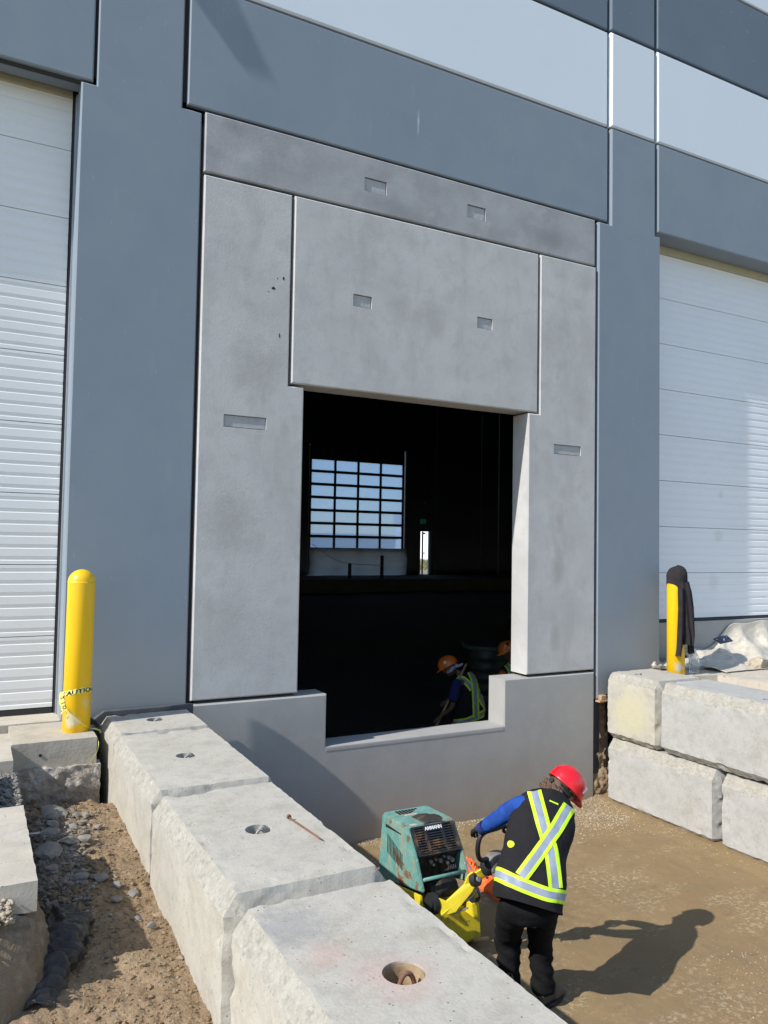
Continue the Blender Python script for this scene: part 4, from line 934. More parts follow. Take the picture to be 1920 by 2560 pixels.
# black rear grille, sloping
gr = empty('rear_grille', CL((3.045, -2.04, .79))); gr.parent = cpx
gA, gB = Vector((-1.985, .868)), Vector((-2.105, .700))     # (y,z) top and bottom of the slope
gn = Vector((-(gA.y-gB.y), (gA.x-gB.x))); gn = Vector((-(.168), .120)).normalized()
def GP(s_, t, off):     # s across 0..1, t down 0..1
    x = 2.866+.36*s_; y = gA.x+(gB.x-gA.x)*t+gn.x*off; z = gA.y+(gB.y-gA.y)*t+gn.y*off
    return Vector((x-3.045, y+2.04, z-.79))
def gbox(q, s0, s1, t0, t1, o0, o1):
    v = [q.verts.new(GP(s_, t, o)) for o in (o0, o1) for s_, t in ((s0, t0), (s1, t0), (s1, t1), (s0, t1))]
    for a_ in ((0, 1, 2, 3), (4, 5, 6, 7), (0, 1, 5, 4), (1, 2, 6, 5), (2, 3, 7, 6), (3, 0, 4, 7)): q.faces.new([v[i] for i in a_])
q = bmesh.new(); gbox(q, 0, 1, 0, 1, -.03, -.012); bm2('back_plate', q, 'black', gr)
q = bmesh.new()
for s0, s1 in ((0, .07), (.27, .33), (.66, .72), (.93, 1)): gbox(q, s0, s1, 0, 1, -.015, .004)
gbox(q, 0, 1, 0, .06, -.015, .0045); gbox(q, 0, 1, .93, 1, -.015, .0045); gbox(q, .3, .7, .05, .22, -.015, .0042)
bm2('frame', q, 'grille', gr)
for ci, (s0, s1) in enumerate(((.07, .27), (.33, .66), (.72, .93))):
    for k in range(10):
        t = .10+k*.085
        if ci == 1 and t < .22: continue
        q = bmesh.new(); gbox(q, s0, s1, t, t+.045, -.012, .002); bm2('slat', q, 'grille', gr)
tb_ = text_bm('AMMANN', .034, .0008, .95, .0012)
for v in tb_.verts:
    x_, y_ = v.co.x, v.co.y; v.co = GP(.5+x_/.36, .13-y_/.206, .0055+v.co.z)
bm2('lettering', tb_, 'white_print', gr)
# torn black flap on the top
fl = grid('top_flap', lambda u, v: CL((2.98+.19*u, -1.80-.18*v, .872+.012*math.sin(math.pi*v)+.010*noise.noise(Vector((u*3, v*3, 1)))+.01*math.sin(u*4))), 12, 12, mat('worn_black_sheet', (.04, .035, .03), .6, [((.12, .09, .05), 9, .5, .65, .7)]), cpx); fl.modifiers.new('t', 'SOLIDIFY').thickness = .003
for k, (txt, y_, s_) in enumerate((('ATTENTION', -1.665, .020), ('ACHTUNG', -1.69, .018))): pass
q = bmesh.new()
for k in range(4):
    for j in range(7-k):
        box(q, 2.93+j*.028-3.05, 2.93+j*.028+.02-3.05, -1.64-k*.022+1.85, -1.632-k*.022+1.85, .862, .8665)
bm2('worn_print', q, 'steel_dark', cpx)
q = bmesh.new(); box(q, 2.96-3.05, 3.06-3.05, -1.755+1.85, -1.735+1.85, .864, .8685); box(q, -.17, -.12, -.115, -.09, .869, .874); bm2('worn_sticker', q, mat('faded_sticker', (.55, .42, .38), .7), cpx)
# control recess and engine below the grille
prism_x([(-2.085, .705), (-2.03, .60), (-2.03, .34), (-1.62, .34), (-1.62, .705)], 2.872, 3.218, 'engine', 'engine', .006)
q = bmesh.new()
for x, z, r_ in ((2.98, .645, .013), (3.02, .655, .009), (3.06, .64, .015), (3.0, .622, .010), (3.13, .65, .014), (3.16, .63, .016), (3.12, .615, .012), (3.09, .665, .008)):
    tube(q, [CL((x, -2.06, z)), CL((x, -2.095, z))], r_, 10)
bm2('controls', q, 'grey_cast', cpx)
q = bmesh.new()
for i in range(5): tube(q, [CL((3.10+i*.016, -2.08, .56+.012*math.sin(i*2))), CL((3.11+i*.016, -2.12, .58)), CL((3.12+i*.014, -2.10, .60))], .006, 6)
bm2('hose', q, 'black', cpx)
q = bmesh.new(); tube(q, [CL((2.95, -2.10, .44)), CL((3.17, -2.10, .46))], .055, 18); bm2('muffler', q, 'engine', cpx)
q = bmesh.new(); tube(q, [CL((2.855, -2.155, .560)), CL((3.238, -2.155, .560))], .013, 12); bm2('guard_bar', q, 'teal', cpx)
# yellow undercarriage
skirt = [(-2.22, .49), (-2.245, .40), (-2.13, .10), (-2.10, .02), (-1.45, .02), (-1.36, .12), (-1.50, .34), (-1.60, .385)]
prism_x(skirt, 2.815, 2.832, 'yel_metal', 'skirt_plate', .004)
prism_x([(-2.12, .29), (-2.15, .05), (-2.08, .008), (-1.50, .008), (-1.33, .14), (-1.36, .16), (-1.50, .34)], 2.835, 3.385, 'yel_metal', 'base_plate', .012)
prism_x([(-2.20, .34), (-2.22, .25), (-1.5, .25), (-1.5, .34)], 3.26, 3.30, 'yel_metal', 'skirt_plate', .004)
q = bmesh.new(); tube(q, [CL((3.30, -2.16, .055)), CL((3.42, -2.18, .055))], .014, 10); bm2('tie_bolt', q, 'wood', cpx)
q = bmesh.new(); tube(q, [CL((2.845, -2.27, .445)), CL((2.865, -2.27, .445))], .050, 28); tube(q, [CL((2.866, -2.27, .445)), CL((2.905, -2.27, .445))], .070, 28); bm2('rubber_mount', q, 'black', cpx, None, 40)
q = bmesh.new(); tube(q, [CL((3.215, -2.25, .44)), CL((3.255, -2.25, .44))], .060, 28); bm2('rubber_mount', q, 'black', cpx, None, 40)
def poly_plate(pts, th, nrm, name, m, par=None, bev=.004):
    q = bmesh.new(); nrm = Vector(nrm).normalized()*th/2
    A_ = [q.verts.new(Vector(CL(p))-nrm) for p in pts]; B_ = [q.verts.new(Vector(CL(p))+nrm) for p in pts]; n_ = len(pts)
    q.faces.new(A_); q.faces.new(B_[::-1])
    for i in range(n_): q.faces.new((A_[i], A_[(i+1) % n_], B_[(i+1) % n_], B_[i]))
    bmesh.ops.recalc_face_normals(q, faces=q.faces)
    if bev: bmesh.ops.bevel(q, geom=q.edges[:], offset=bev, segments=1, affect='EDGES')
    return bm2(name, q, m, par or cpx)
arm = empty('handle_arm', CL((3.0, -2.3, .5))); arm.parent = cpx
def ap(pts, th, nrm, name, m, bev=.004):
    o = poly_plate(pts, th, nrm, name, m, cpx, bev); o.parent = arm; o.matrix_parent_inverse = Matrix.Identity(4); o.location = -Vector(CL((3.0, -2.3, .5))); return o
ap([(2.905, -2.30, .495), (2.955, -2.33, .475), (3.08, -2.36, .575), (3.10, -2.37, .635), (3.135, -2.38, .66), (3.165, -2.40, .60), (3.12, -2.40, .53), (3.00, -2.38, .41), (2.915, -2.33, .375)], .035, (-.35, -.85, .35), 'bracket', 'yel_metal')
ap([(3.13, -2.36, .54), (3.165, -2.36, .54), (3.285, -2.27, .385), (3.255, -2.27, .38)], .02, (-.3, -.9, .2), 'bracket', 'yel_metal')
ap([(2.905, -2.33, .385), (3.09, -2.38, .52), (3.10, -2.385, .50), (2.935, -2.335, .355)], .05, (-.35, -.85, .35), 'lower_edge', 'yel_metal', .002)
ap([(3.14, -2.38, .645), (3.205, -2.45, .72), (3.255, -2.45, .665), (3.185, -2.385, .585)], .07, (-.4, -.85, .4), 'neck', 'yel_metal', .008)
def tubel(pts, rad, n_, name, m):
    q = bmesh.new(); tube(q, [Vector(CL(p))-Vector(CL((3.0, -2.3, .5))) for p in pts], rad, n_); return bm2(name, q, m, arm, None, 45)
tubel([(3.135, -2.385, .605), (3.15, -2.425, .62)], .045, 26, 'pivot_disc', 'black'); tubel([(3.15, -2.425, .62), (3.153, -2.433, .623)], .018, 16, 'pivot_bolt', 'galv')
for dx, dz in ((.0, .0), (.022, .022), (-.018, -.045), (.012, -.03)): tubel([(3.20+dx, -2.475, .69+dz), (3.205+dx, -2.49, .693+dz)], .0075, 10, 'bolt', 'black')
tubel(smoothpath([(3.03, -2.36, .455), (3.07, -2.40, .475), (3.12, -2.42, .515), (3.15, -2.42, .545)], 4), .006, 7, 'cable', 'black')
tubel([(3.115, -2.33, .72), (3.15, -2.36, .64)], .007, 8, 'lever', 'galv')
tubel([(2.99, -2.37, .40), (3.09, -2.40, .43)], .007, 8, 'locking_pin', 'galv')
hdm = empty('control_head', CL((3.27, -2.47, .74))); hdm.parent = cpx
q = bmesh.new(); bmesh.ops.create_uvsphere(q, u_segments=28, v_segments=18, radius=1)
for v in q.verts: v.co = Vector((math.copysign(abs(v.co.x)**.5, v.co.x)*.078, math.copysign(abs(v.co.y)**.55, v.co.y)*.066, math.copysign(abs(v.co.z)**.5, v.co.z)*(.058-.12*max(0, v.co.x)*.2)+v.co.x*.02))
bm2('housing', q, 'grey_cast', hdm, None, 180)
q = bmesh.new(); bmesh.ops.create_uvsphere(q, u_segments=20, v_segments=14, radius=1)
for v in q.verts: v.co = Vector((v.co.x*.042-.072, v.co.y*.055+.01, v.co.z*.062-.03))
bm2('rubber_cover', q, 'black', hdm, None, 180)
q = bmesh.new(); tube(q, [(-.015, -.06, .02), (-.018, -.088, .022)], .024, 20); bm2('dial', q, 'black', hdm, None, 40)
q = bmesh.new(); tube(q, [(-.016, -.086, .022), (-.018, -.094, .023)], .013, 16); bm2('dial_cap', q, 'galv', hdm, None, 40)
q = bmesh.new(); tube(q, smoothpath([CL(p) for p in ((3.19, -2.47, .765), (3.125, -2.50, .78), (3.085, -2.52, .82), (3.065, -2.54, .89), (3.075, -2.55, .955), (3.12, -2.55, .985), (3.22, -2.53, .985), (3.32, -2.50, .98), (3.365, -2.49, .94), (3.37, -2.48, .86), (3.33, -2.47, .79))], 6), .0165, 12)
bm2('handle_loop', q, 'black', cpx, None, 180)

# ================================================================== PEOPLE
def skin_obj(name, verts, edges, radii, m, parent, root=0, sub=2, smoothness=0):
    me = bpy.data.meshes.new(name); me.from_pydata([tuple(v) for v in verts], edges, [])
    o = bpy.data.objects.new(name, me); COL.objects.link(o); o.parent = parent
    md = o.modifiers.new('s', 'SKIN'); md.use_smooth_shade = True; md.branch_smoothing = smoothness
    for i, sv in enumerate(me.skin_vertices[0].data):
        r_ = radii[i]; sv.radius = (r_, r_) if not isinstance(r_, tuple) else r_; sv.use_root = (i == root)
    o.modifiers.new('d', 'SUBSURF').levels = sub; o.modifiers['d'].render_levels = sub
    bpy.context.view_layer.update(); apply_mods(o); o.data.materials.clear(); o.data.materials.append(M_[m] if isinstance(m, str) else m)
    for p in o.data.polygons: p.use_smooth = True
    return o
def wrinkle(o, amp, sc, seed=0, mask=None):
    me = o.data; ns = [v.normal.copy() for v in me.vertices]
    for v, n_ in zip(me.vertices, ns):
        p = Vector((v.co.x*sc[0], v.co.y*sc[1], v.co.z*sc[2]+2.0*v.co.x*sc[2]*.25))+Vector((seed*3.3, 0, 0))
        k = mask(v.co) if mask else 1
        w = (1-abs(noise.noise(p)*2.2))*.6+.5*noise.noise(p*2.1)
        v.co += n_*amp*k*w
    return o
def loft(name, rings, m, parent, n=56, cap_top=False, cap_bottom=False, fold=0, sub=5, thick=0):
    """rings: (centre, half across, half deep, across axis, deep axis)"""
    def sm(seq): 
        return smoothpath(seq, sub)
    cs = sm([r[0] for r in rings]); ab = sm([(r[1], r[2], 0) for r in rings]); ax = sm([r[3] for r in rings]); ay = sm([r[4] for r in rings])
    vs = []; fs = []; K = len(cs)
    for j in range(K):
        X_ = ax[j].normalized(); Y_ = ay[j].normalized()
        for i in range(n):
            a_ = 2*math.pi*i/n; c_, s_ = math.cos(a_), math.sin(a_)
            e_ = .82
            p = cs[j]+X_*ab[j].x*math.copysign(abs(c_)**e_, c_)+Y_*ab[j].y*math.copysign(abs(s_)**e_, s_)
            if fold:
                nn = fbm(Vector((c_*1.3+j*.02, s_*1.3, j*.09)), 3); p += (X_*c_+Y_*s_)*fold*nn
            vs.append(p)
    for j in range(K-1):
        for i in range(n): fs.append((j*n+i, j*n+(i+1) % n, (j+1)*n+(i+1) % n, (j+1)*n+i))
    if cap_top: fs.append(tuple((K-1)*n+i for i in range(n)))
    if cap_bottom: fs.append(tuple(i for i in range(n))[::-1])
    me = bpy.data.meshes.new(name); me.from_pydata([tuple(v) for v in vs], [], fs); o = link(name, me, m, parent, None, 180)
    bm = bmesh.new(); bm.from_mesh(me); bmesh.ops.recalc_face_normals(bm, faces=bm.faces); bm.to_mesh(me); bm.free()
    return o
def stripes(name, vest, eye, paths, width, parent, ratio=.27):
    """lime/silver/lime tape laid on the cloth"""
    me = vest.data; bvh = BVHTree.FromPolygons([v.co for v in me.vertices], [p.vertices[:] for p in me.polygons])
    for pi, (path, lift) in enumerate(paths):
        pts = smoothpath([(p[0], -.1, p[1]) for p in path], 10); q = bmesh.new(); rows = []
        NL = 13
        for i, p in enumerate(pts):
            t = (pts[min(i+1, len(pts)-1)]-pts[max(0, i-1)]).normalized(); nrm = Vector((-t.z, 0, t.x)); row = []
            for k in range(NL):
                o_ = (k/(NL-1)-.5)*width; tgt = p+nrm*o_; d = (tgt-eye).normalized()
                hit = bvh.ray_cast(eye, d)
                if hit[0] is None: row.append(None)
                else:
                    nn = hit[1]; nn = nn if nn.dot(d) < 0 else -nn
                    row.append(q.verts.new(hit[0]+nn*(.003+lift)))
            rows.append(row)
        for A_, B_ in zip(rows, rows[1:]):
            for k in range(NL-1):
                c4 = (A_[k], A_[k+1], B_[k+1], B_[k])
                if all(c4) and max((c4[0].co-c4[2].co).length, (c4[1].co-c4[3].co).length) < .09:
                    fc = q.faces.new(c4); fr_ = (k+.5)/(NL-1); fc.material_index = 0 if fr_ < ratio or fr_ > 1-ratio else 1; fc.smooth = True
        me2 = bpy.data.meshes.new(name); q.to_mesh(me2); q.free(); link(name, me2, ['lime', 'silver'], parent)
def hand(parent, wrist, palm_dir, side_dir, curl_dir, m, r_=1.0, name='hand', size=1.0):
    """palm with four fingers and thumb, curled"""
    w = Vector(wrist); pd = Vector(palm_dir).normalized(); sd_ = Vector(side_dir).normalized(); cd = Vector(curl_dir).normalized()
    V_ = [w, w+pd*.045*size]; E_ = [(0, 1)]; Rr = [.026*size, (.036*size, .017*size)]
    lens = (.9, 1.0, .95, .75)
    for i in range(4):
        b_ = w+pd*.085*size+sd_*(i-1.5)*.0195*size; k0 = len(V_)
        l_ = .034*size*lens[i]
        p1 = b_+pd*l_*.6+cd*l_*.5; p2 = p1+cd*l_*.9-pd*l_*.05; p3 = p2+cd*l_*.25-pd*l_*.75
        V_ += [b_, p1, p2, p3]; E_ += [(1, k0), (k0, k0+1), (k0+1, k0+2), (k0+2, k0+3)]; Rr += [.0115*size, .0095*size, .0088*size, .0075*size]
    k0 = len(V_); tb0 = w+pd*.03*size-sd_*.030*size+cd*.006
    V_ += [tb0, tb0+pd*.028*size-sd_*.012*size+cd*.022*size, tb0+pd*.045*size+cd*.046*size]; E_ += [(1, k0), (k0, k0+1), (k0+1, k0+2)]; Rr += [.013*size, .011*size, .009*size]
    return skin_obj(name, V_, E_, Rr, m, parent, 1, 2)
def basis(up, fwd):
    up = Vector(up).normalized(); fw = Vector(fwd); fw = (fw-up*fw.dot(up)).normalized(); return up, fw, fw.cross(up).normalized()
def head(parent, c, up, fwd, skin, s=1.0):
    """face: skull, jaw, nose, ears, eyes, mouth in one mesh"""
    up, fw, rt_ = basis(up, fwd); c = Vector(c); q = bmesh.new(); bmesh.ops.create_uvsphere(q, u_segments=36, v_segments=28, radius=1)
    for v in q.verts:
        x, y, z = v.co     # x right, y fwd, z up
        w_ = .076*(1-.16*max(0, -z)-.04*max(0, z)); dp = .097; h_ = .118
        X_ = x*w_; Y_ = y*dp; Z_ = z*h_
        if y > 0 and z < 0: X_ *= 1-.22*(-z); Y_ += .010*(-z)*y
        if y < -.2 and z < -.35: Y_ += .03*(-z-.35)
        nose = math.exp(-(x/.17)**2-((z+.12)/.20)**2)*(1 if y > 0 else 0); Y_ += nose*.024
        nb = math.exp(-(x/.10)**2-((z-.12)/.16)**2)*(1 if y > 0 else 0); Y_ += nb*.006
        for sx in (-1, 1): Y_ -= .011*math.exp(-((x-sx*.40)/.17)**2-((z-.06)/.10)**2)*(1 if y > 0 else 0)
        Y_ += .006*math.exp(-(x/.3)**2-((z+.42)/.07)**2)*(1 if y > 0 else 0)-.004*math.exp(-(x/.3)**2-((z+.48)/.03)**2)*(1 if y > 0 else 0)
        Y_ += .010*math.exp(-(x/.3)**2-((z+.78)/.14)**2)*(1 if y > 0 else 0)
        v.co = c+(rt_*X_+fw*Y_+up*Z_)*s
    for sx in (-1, 1):
        b = bmesh.new(); bmesh.ops.create_uvsphere(b, u_segments=12, v_segments=10, radius=1)
        for v in b.verts: v.co = c+(rt_*(sx*.077+v.co.x*.008+sx*.006*abs(v.co.y))+fw*(-.008+v.co.y*.018)+up*(-.012+v.co.z*.031))*s
        merge(q, b)
    o = bm2('head', q, skin, parent, None, 180)
    for sx in (-1, 1):
        b = bmesh.new(); bmesh.ops.create_uvsphere(b, u_segments=12, v_segments=10, radius=.0105*s)
        for v in b.verts: v.co += c+(rt_*(sx*.030)+fw*.083+up*.006)*s
        bm2('eye', b, 'white_print', parent, None, 180)
    return up, fw, rt_
def helmet(parent, c, up, fwd, m, s=1.0, strap=True):
    up, fw, rt_ = basis(up, fwd); c = Vector(c)
    hp = empty('hard_hat', c); hp.parent = parent
    q = bmesh.new(); nu, nv = 48, 18; rows = []
    for j in range(nv+1):
        t = j/nv; row = []
        for i in range(nu):
            a_ = 2*math.pi*i/nu; ph = t*math.pi/2*1.0
            x = math.cos(a_); y = math.sin(a_); rad = math.sin(ph)**.92; zz = math.cos(ph)**.85
            rx_, ry_ = .112, .138
            rid = .006*math.exp(-(x*rad/.13)**2)*(1-t*.7)+.003*math.exp(-((abs(x*rad)-.38)/.10)**2)*(1-t)
            row.append(q.verts.new(rt_*x*rad*rx_*s+fw*y*rad*ry_*s+up*(zz*.125+rid)*s))
        rows.append(row)
    # rim and peak
    row = []
    for i in range(nu):
        a_ = 2*math.pi*i/nu; x, y = math.cos(a_), math.sin(a_); pk = max(0, y)**2.2
        row.append(q.verts.new((rt_*x*(.118)+fw*y*(.143+.052*pk)+up*(-.012-.018*pk))*s))
    rows.append(row)
    for A_, B_ in zip(rows, rows[1:]):
        for i in range(nu):
            try: q.faces.new((A_[i], A_[(i+1) % nu], B_[(i+1) % nu], B_[i])).smooth = True
            except ValueError: pass
    bmesh.ops.remove_doubles(q, verts=q.verts, dist=.0004)
    o = bm2('shell', q, m, hp, None, 180); sl = o.modifiers.new('t', 'SOLIDIFY'); sl.thickness = .003; sl.offset = -1
    if strap:
        q = bmesh.new(); rows = []
        for i in range(25):
            a_ = math.pi+math.pi*i/24; rows.append((q.verts.new((rt_*math.cos(a_)*.092+fw*math.sin(a_)*.112+up*(-.02))*s), q.verts.new((rt_*math.cos(a_)*.090+fw*math.sin(a_)*(.114)+up*(-.062-.012*math.sin(math.pi*i/24)))*s)))
        for A_, B_ in zip(rows, rows[1:]): q.faces.new((A_[0], B_[0], B_[1], A_[1])).smooth = True
        o = bm2('headband', q, 'black', hp); o.modifiers.new('t', 'SOLIDIFY').thickness = .006
        q = bmesh.new(); tube(q, [(-fw*.112-up*.045)*s, (-fw*.13-up*.045)*s], .017*s, 16); bm2('ratchet_knob', q, 'black', hp, None, 40)
    return hp, up, fw, rt_

ROT = math.atan2(-.4686, .8834)
# ---------------- worker with the compactor
w1 = tag(empty('person', (3.39, -2.95, 0), ROT), 'person in a red hard hat and black vest leaning over the compactor handle', 'person')
eye1 = Vector((-1.1444, -5.0767, 2.9))
uph, fwh = (.66, .22, .72), (.62, .38, -.66)
U, Fw, Rt = basis(uph, fwh)
HCn = Vector((.098, .255, 1.268))
hd_c = HCn
# body: one continuous figure (mostly under clothes)
J = {'pel': (-.215, -.27, .78), 'sp1': (-.185, -.22, .90), 'sp2': (-.13, -.11, 1.04), 'sp3': (-.07, .0, 1.16), 'nk': (-.005, .12, 1.23), 'hb': (.05, .19, 1.245),
     'shl': (-.215, .05, 1.235), 'ell': (-.335, .10, 1.135), 'wrl': (-.445, .20, 1.02), 'shr': (.075, .12, 1.10), 'elr': (.06, .33, .96), 'wrr': (-.20, .40, .985),
     'hil': (-.315, -.25, .74), 'knl': (-.300, .02, .40), 'anl': (-.300, -.02, .09), 'tol': (-.29, .14, .03), 'hir': (-.135, -.25, .74), 'knr': (-.105, -.02, .40), 'anr': (-.085, -.02, .09), 'tor': (.01, .10, .035)}
ks = list(J); ix = {k: i for i, k in enumerate(ks)}
E_ = [('pel', 'sp1'), ('sp1', 'sp2'), ('sp2', 'sp3'), ('sp3', 'nk'), ('nk', 'hb'), ('sp3', 'shl'), ('shl', 'ell'), ('ell', 'wrl'), ('sp3', 'shr'), ('shr', 'elr'), ('elr', 'wrr'),
      ('pel', 'hil'), ('hil', 'knl'), ('knl', 'anl'), ('anl', 'tol'), ('pel', 'hir'), ('hir', 'knr'), ('knr', 'anr'), ('anr', 'tor')]
RB = {'pel': .09, 'sp1': .09, 'sp2': .085, 'sp3': .065, 'nk': .052, 'hb': .05, 'shl': .05, 'ell': .036, 'wrl': .024, 'shr': .05, 'elr': .036, 'wrr': .024, 'hil': .08, 'knl': .052, 'anl': .038, 'tol': .03, 'hir': .08, 'knr': .052, 'anr': .038, 'tor': .03}
skin_obj('body', [J[k] for k in ks], [(ix[a_], ix[b_]) for a_, b_ in E_], [RB[k] for k in ks], 'skin', w1, 0, 1)
head(w1, hd_c, uph, fwh, 'skin', 1.0)
hp, _, _, _ = helmet(w1, hd_c+U*.030+Fw*.005, uph, fwh, 'red_hat', 1.04)
q = bmesh.new()      # sticker on the side of the hat
for dx, dz, w_, h_ in ((0, 0, .012, .004), (.004, .012, .010, .004), (-.002, .024, .012, .004), (0, -.012, .008, .005)):
    cc = Rt*.098*1.04+U*(.045+dz)*1.0+Fw*(.045+dx); nrm = (Rt*.9+U*.3+Fw*.2).normalized(); a1 = nrm.cross(Fw).normalized()
    q.faces.new([q.verts.new(cc+nrm*.010+Fw*w_*sx+a1*h_*sy) for sx, sy in ((-1, -1), (1, -1), (1, 1), (-1, 1))])
bm2('sticker', q, 'white_print', hp)
# glasses / face shield edge
q = bmesh.new(); tube(q, smoothpath([hd_c+Rt*.08*s_+Fw*(.02 if abs(s_) > .9 else .10)+U*.005 for s_ in (-1, -.6, 0, .6, 1)], 5), .004, 7); bm2('glasses', q, 'black', w1)
# hair: tied back, falling over the nape
q = bmesh.new(); rdh = random.Random(3)
hc0 = hd_c-U*.02-Fw*.035
b = bmesh.new(); bmesh.ops.create_uvsphere(b, u_segments=30, v_segments=22, radius=1)
for v in b.verts:
    x, y, z = v.co; n_ = 1+.10*noise.noise(Vector((x*5, y*5, z*2)))
    v.co = hc0+(Rt*x*.083+Fw*y*.080+U*z*.098)*n_
merge(q, b)
for i in range(70):
    a0 = hc0-Fw*rdh.uniform(.03, .085)-U*rdh.uniform(.0, .07)+Rt*rdh.uniform(-.08, .07)
    a2 = Vector((rdh.uniform(-.04, .075), rdh.uniform(.06, .15), rdh.uniform(1.20, 1.27)))
    a1 = a0.lerp(a2, .5)+Vector((rdh.uniform(-.02, .02), -.02, rdh.uniform(-.01, .02)))
    tube(q, smoothpath([a0, a1, a2], 4), [.011]*5+[.009, .007, .005, .003], 6)
bm2('hair', q, 'hair', w1, None, 60)
# trousers
tr1 = skin_obj('trousers', [(-.225, -.27, .80), (-.225, -.275, .74), (-.315, -.25, .70), (-.315, -.11, .55), (-.305, .015, .41), (-.30, -.0, .25), (-.30, -.02, .05), (-.135, -.25, .70), (-.12, -.12, .55), (-.105, -.015, .41), (-.095, -.02, .25), (-.082, -.028, .065)],
         [(0, 1), (1, 2), (2, 3), (3, 4), (4, 5), (5, 6), (1, 7), (7, 8), (8, 9), (9, 10), (10, 11)], [(.155, .12), (.165, .13), .102, .094, .080, .073, .070, .102, .094, .078, .073, .072], 'pants', w1, 0, 3)
wrinkle(tr1, .017, (6, 6, 15), 1, lambda c: .35+.9*math.exp(-((c.z-.36)/.12)**2)+.9*math.exp(-((c.z-.10)/.10)**2)+.4*math.exp(-((c.z-.68)/.06)**2))
for sx, (ax_, tx_) in enumerate((((-.300, -.02), (-.285, .16)), ((-.075, -.03), (.035, .085)))):
    bt = empty('boot', (0, 0, 0)); bt.parent = w1
    q = bmesh.new(); a0 = Vector((*ax_, .0)); dr2 = (Vector((*tx_, 0))-a0); L_ = dr2.length; dr2.normalize(); pr2 = Vector((-dr2.y, dr2.x, 0))
    vs_ = []; NB = 14
    for j in range(NB+1):
        t = j/NB; xx = -.055+(L_+.105)*t; wd = .045*(1-.30*abs(2*t-1)**3)*(.75 if .3 < t < .5 else .9 if t <= .3 else 1.05); top = .15*math.exp(-((t-.12)/.24)**4)+.062*(1-t**6)+.012
        row = []
        for i in range(16):
            an = 2*math.pi*i/16; cx_, sz_ = math.cos(an), math.sin(an)
            zc_ = top/2+.01; row.append(q.verts.new(a0+dr2*xx+pr2*wd*math.copysign(abs(cx_)**.7, cx_)+Vector((0, 0, max(.012, zc_+top/2*math.copysign(abs(sz_)**.7, sz_))))))
        vs_.append(row)
    for A_, B_ in zip(vs_, vs_[1:]):
        for i in range(16): q.faces.new((A_[i], A_[(i+1) % 16], B_[(i+1) % 16], B_[i]))
    q.faces.new(vs_[0]); q.faces.new(vs_[-1]); bm2('upper', q, 'boot', bt, None, 60)
    q = bmesh.new(); k_ = 22; ring = [a0+dr2*((L_+.11)/2-.058+(L_+.125)/2*math.cos(2*math.pi*i/k_))+pr2*.052*math.sin(2*math.pi*i/k_) for i in range(k_)]
    A_ = [q.verts.new(p+Vector((0, 0, .0))) for p in ring]; B_ = [q.verts.new(p+Vector((0, 0, .026))) for p in ring]; q.faces.new(A_); q.faces.new(B_)
    for i in range(k_): q.faces.new((A_[i], A_[(i+1) % k_], B_[(i+1) % k_], B_[i]))
    bm2('sole', q, 'black', bt)
# vest
def rg(c, a_, b_, tilt, lean):
    t = R(tilt); l_ = R(lean); X_ = Vector((math.cos(t), 0, math.sin(t))); Z_ = Vector((.25, math.sin(l_), math.cos(l_))).normalized(); Y_ = Z_.cross(X_).normalized(); X_ = Y_.cross(Z_).normalized()
    return (Vector(c), a_, b_, X_, Y_)
vest1 = loft('vest', [rg((-.236, -.31, .745), .200, .150, -11, 25), rg((-.229, -.285, .80), .205, .150, -11, 28), rg((-.205, -.235, .875), .210, .142, -10, 38), rg((-.178, -.165, .95), .203, .132, -5, 42), rg((-.145, -.085, 1.03), .190, .125, -5, 42), rg((-.096, .0, 1.115), .198, .120, -3, 40),
    rg((-.062, .065, 1.18), .192, .095, -16, 38), rg((-.032, .09, 1.235), .165, .075, -20, 35), rg((-.012, .115, 1.268), .115, .065, -20, 30), rg((.005, .13, 1.285), .075, .06, -20, 30)], 'vest', w1, 64, fold=.010, sub=6)
wrinkle(vest1, .013, (6, 6, 3.5), 5); wrinkle(vest1, .004, (14, 14, 9), 9)
S1 = [(-.165, 1.36), (-.161, 1.345), (-.133, 1.244), (-.104, 1.141), (-.081, 1.067), (-.058, .994), (-.04, .876), (-.026, .76)]
S2 = [(.055, 1.27), (.04, 1.247), (-.014, 1.152), (-.074, 1.062), (-.153, .948), (-.242, .828)]
BT = [(-.41, .845), (-.382, .841), (-.307, .807), (-.201, .765), (-.076, .723), (-.001, .712), (.044, .705), (.07, .705)]
stripes('reflective_stripe', vest1, eye1, [(S1, 0), (S2, .003), (BT, .0015)], .088, w1)
q = bmesh.new(); me = vest1.data; bvh = BVHTree.FromPolygons([v.co for v in me.vertices], [p.vertices[:] for p in me.polygons])
def patch(q, cs):
    vv = []
    for x, z in cs:
        d = (Vector((x, -.1, z))-eye1).normalized(); h_ = bvh.ray_cast(eye1, d)
        if h_[0] is None: return
        nn = h_[1] if h_[1].dot(d) < 0 else -h_[1]; vv.append(q.verts.new(h_[0]+nn*.004))
    q.faces.new(vv)
for t in range(4):
    patch(q, [(-.072+.014*t+dx, 1.30-.0055*t+dz) for dx, dz in ((0, 0), (.014, -.0055), (.018, .008-.0055), (.004, .008))])
bm2('lime_patch', q, 'lime', w1); q = bmesh.new()
patch(q, [(-.312+.022*math.cos(a_)*(1+.2*math.cos(a_)), 1.028+.022*math.sin(a_)) for a_ in [k*.6283 for k in range(10)]])
bm2('lime_patch', q, 'lime', w1)
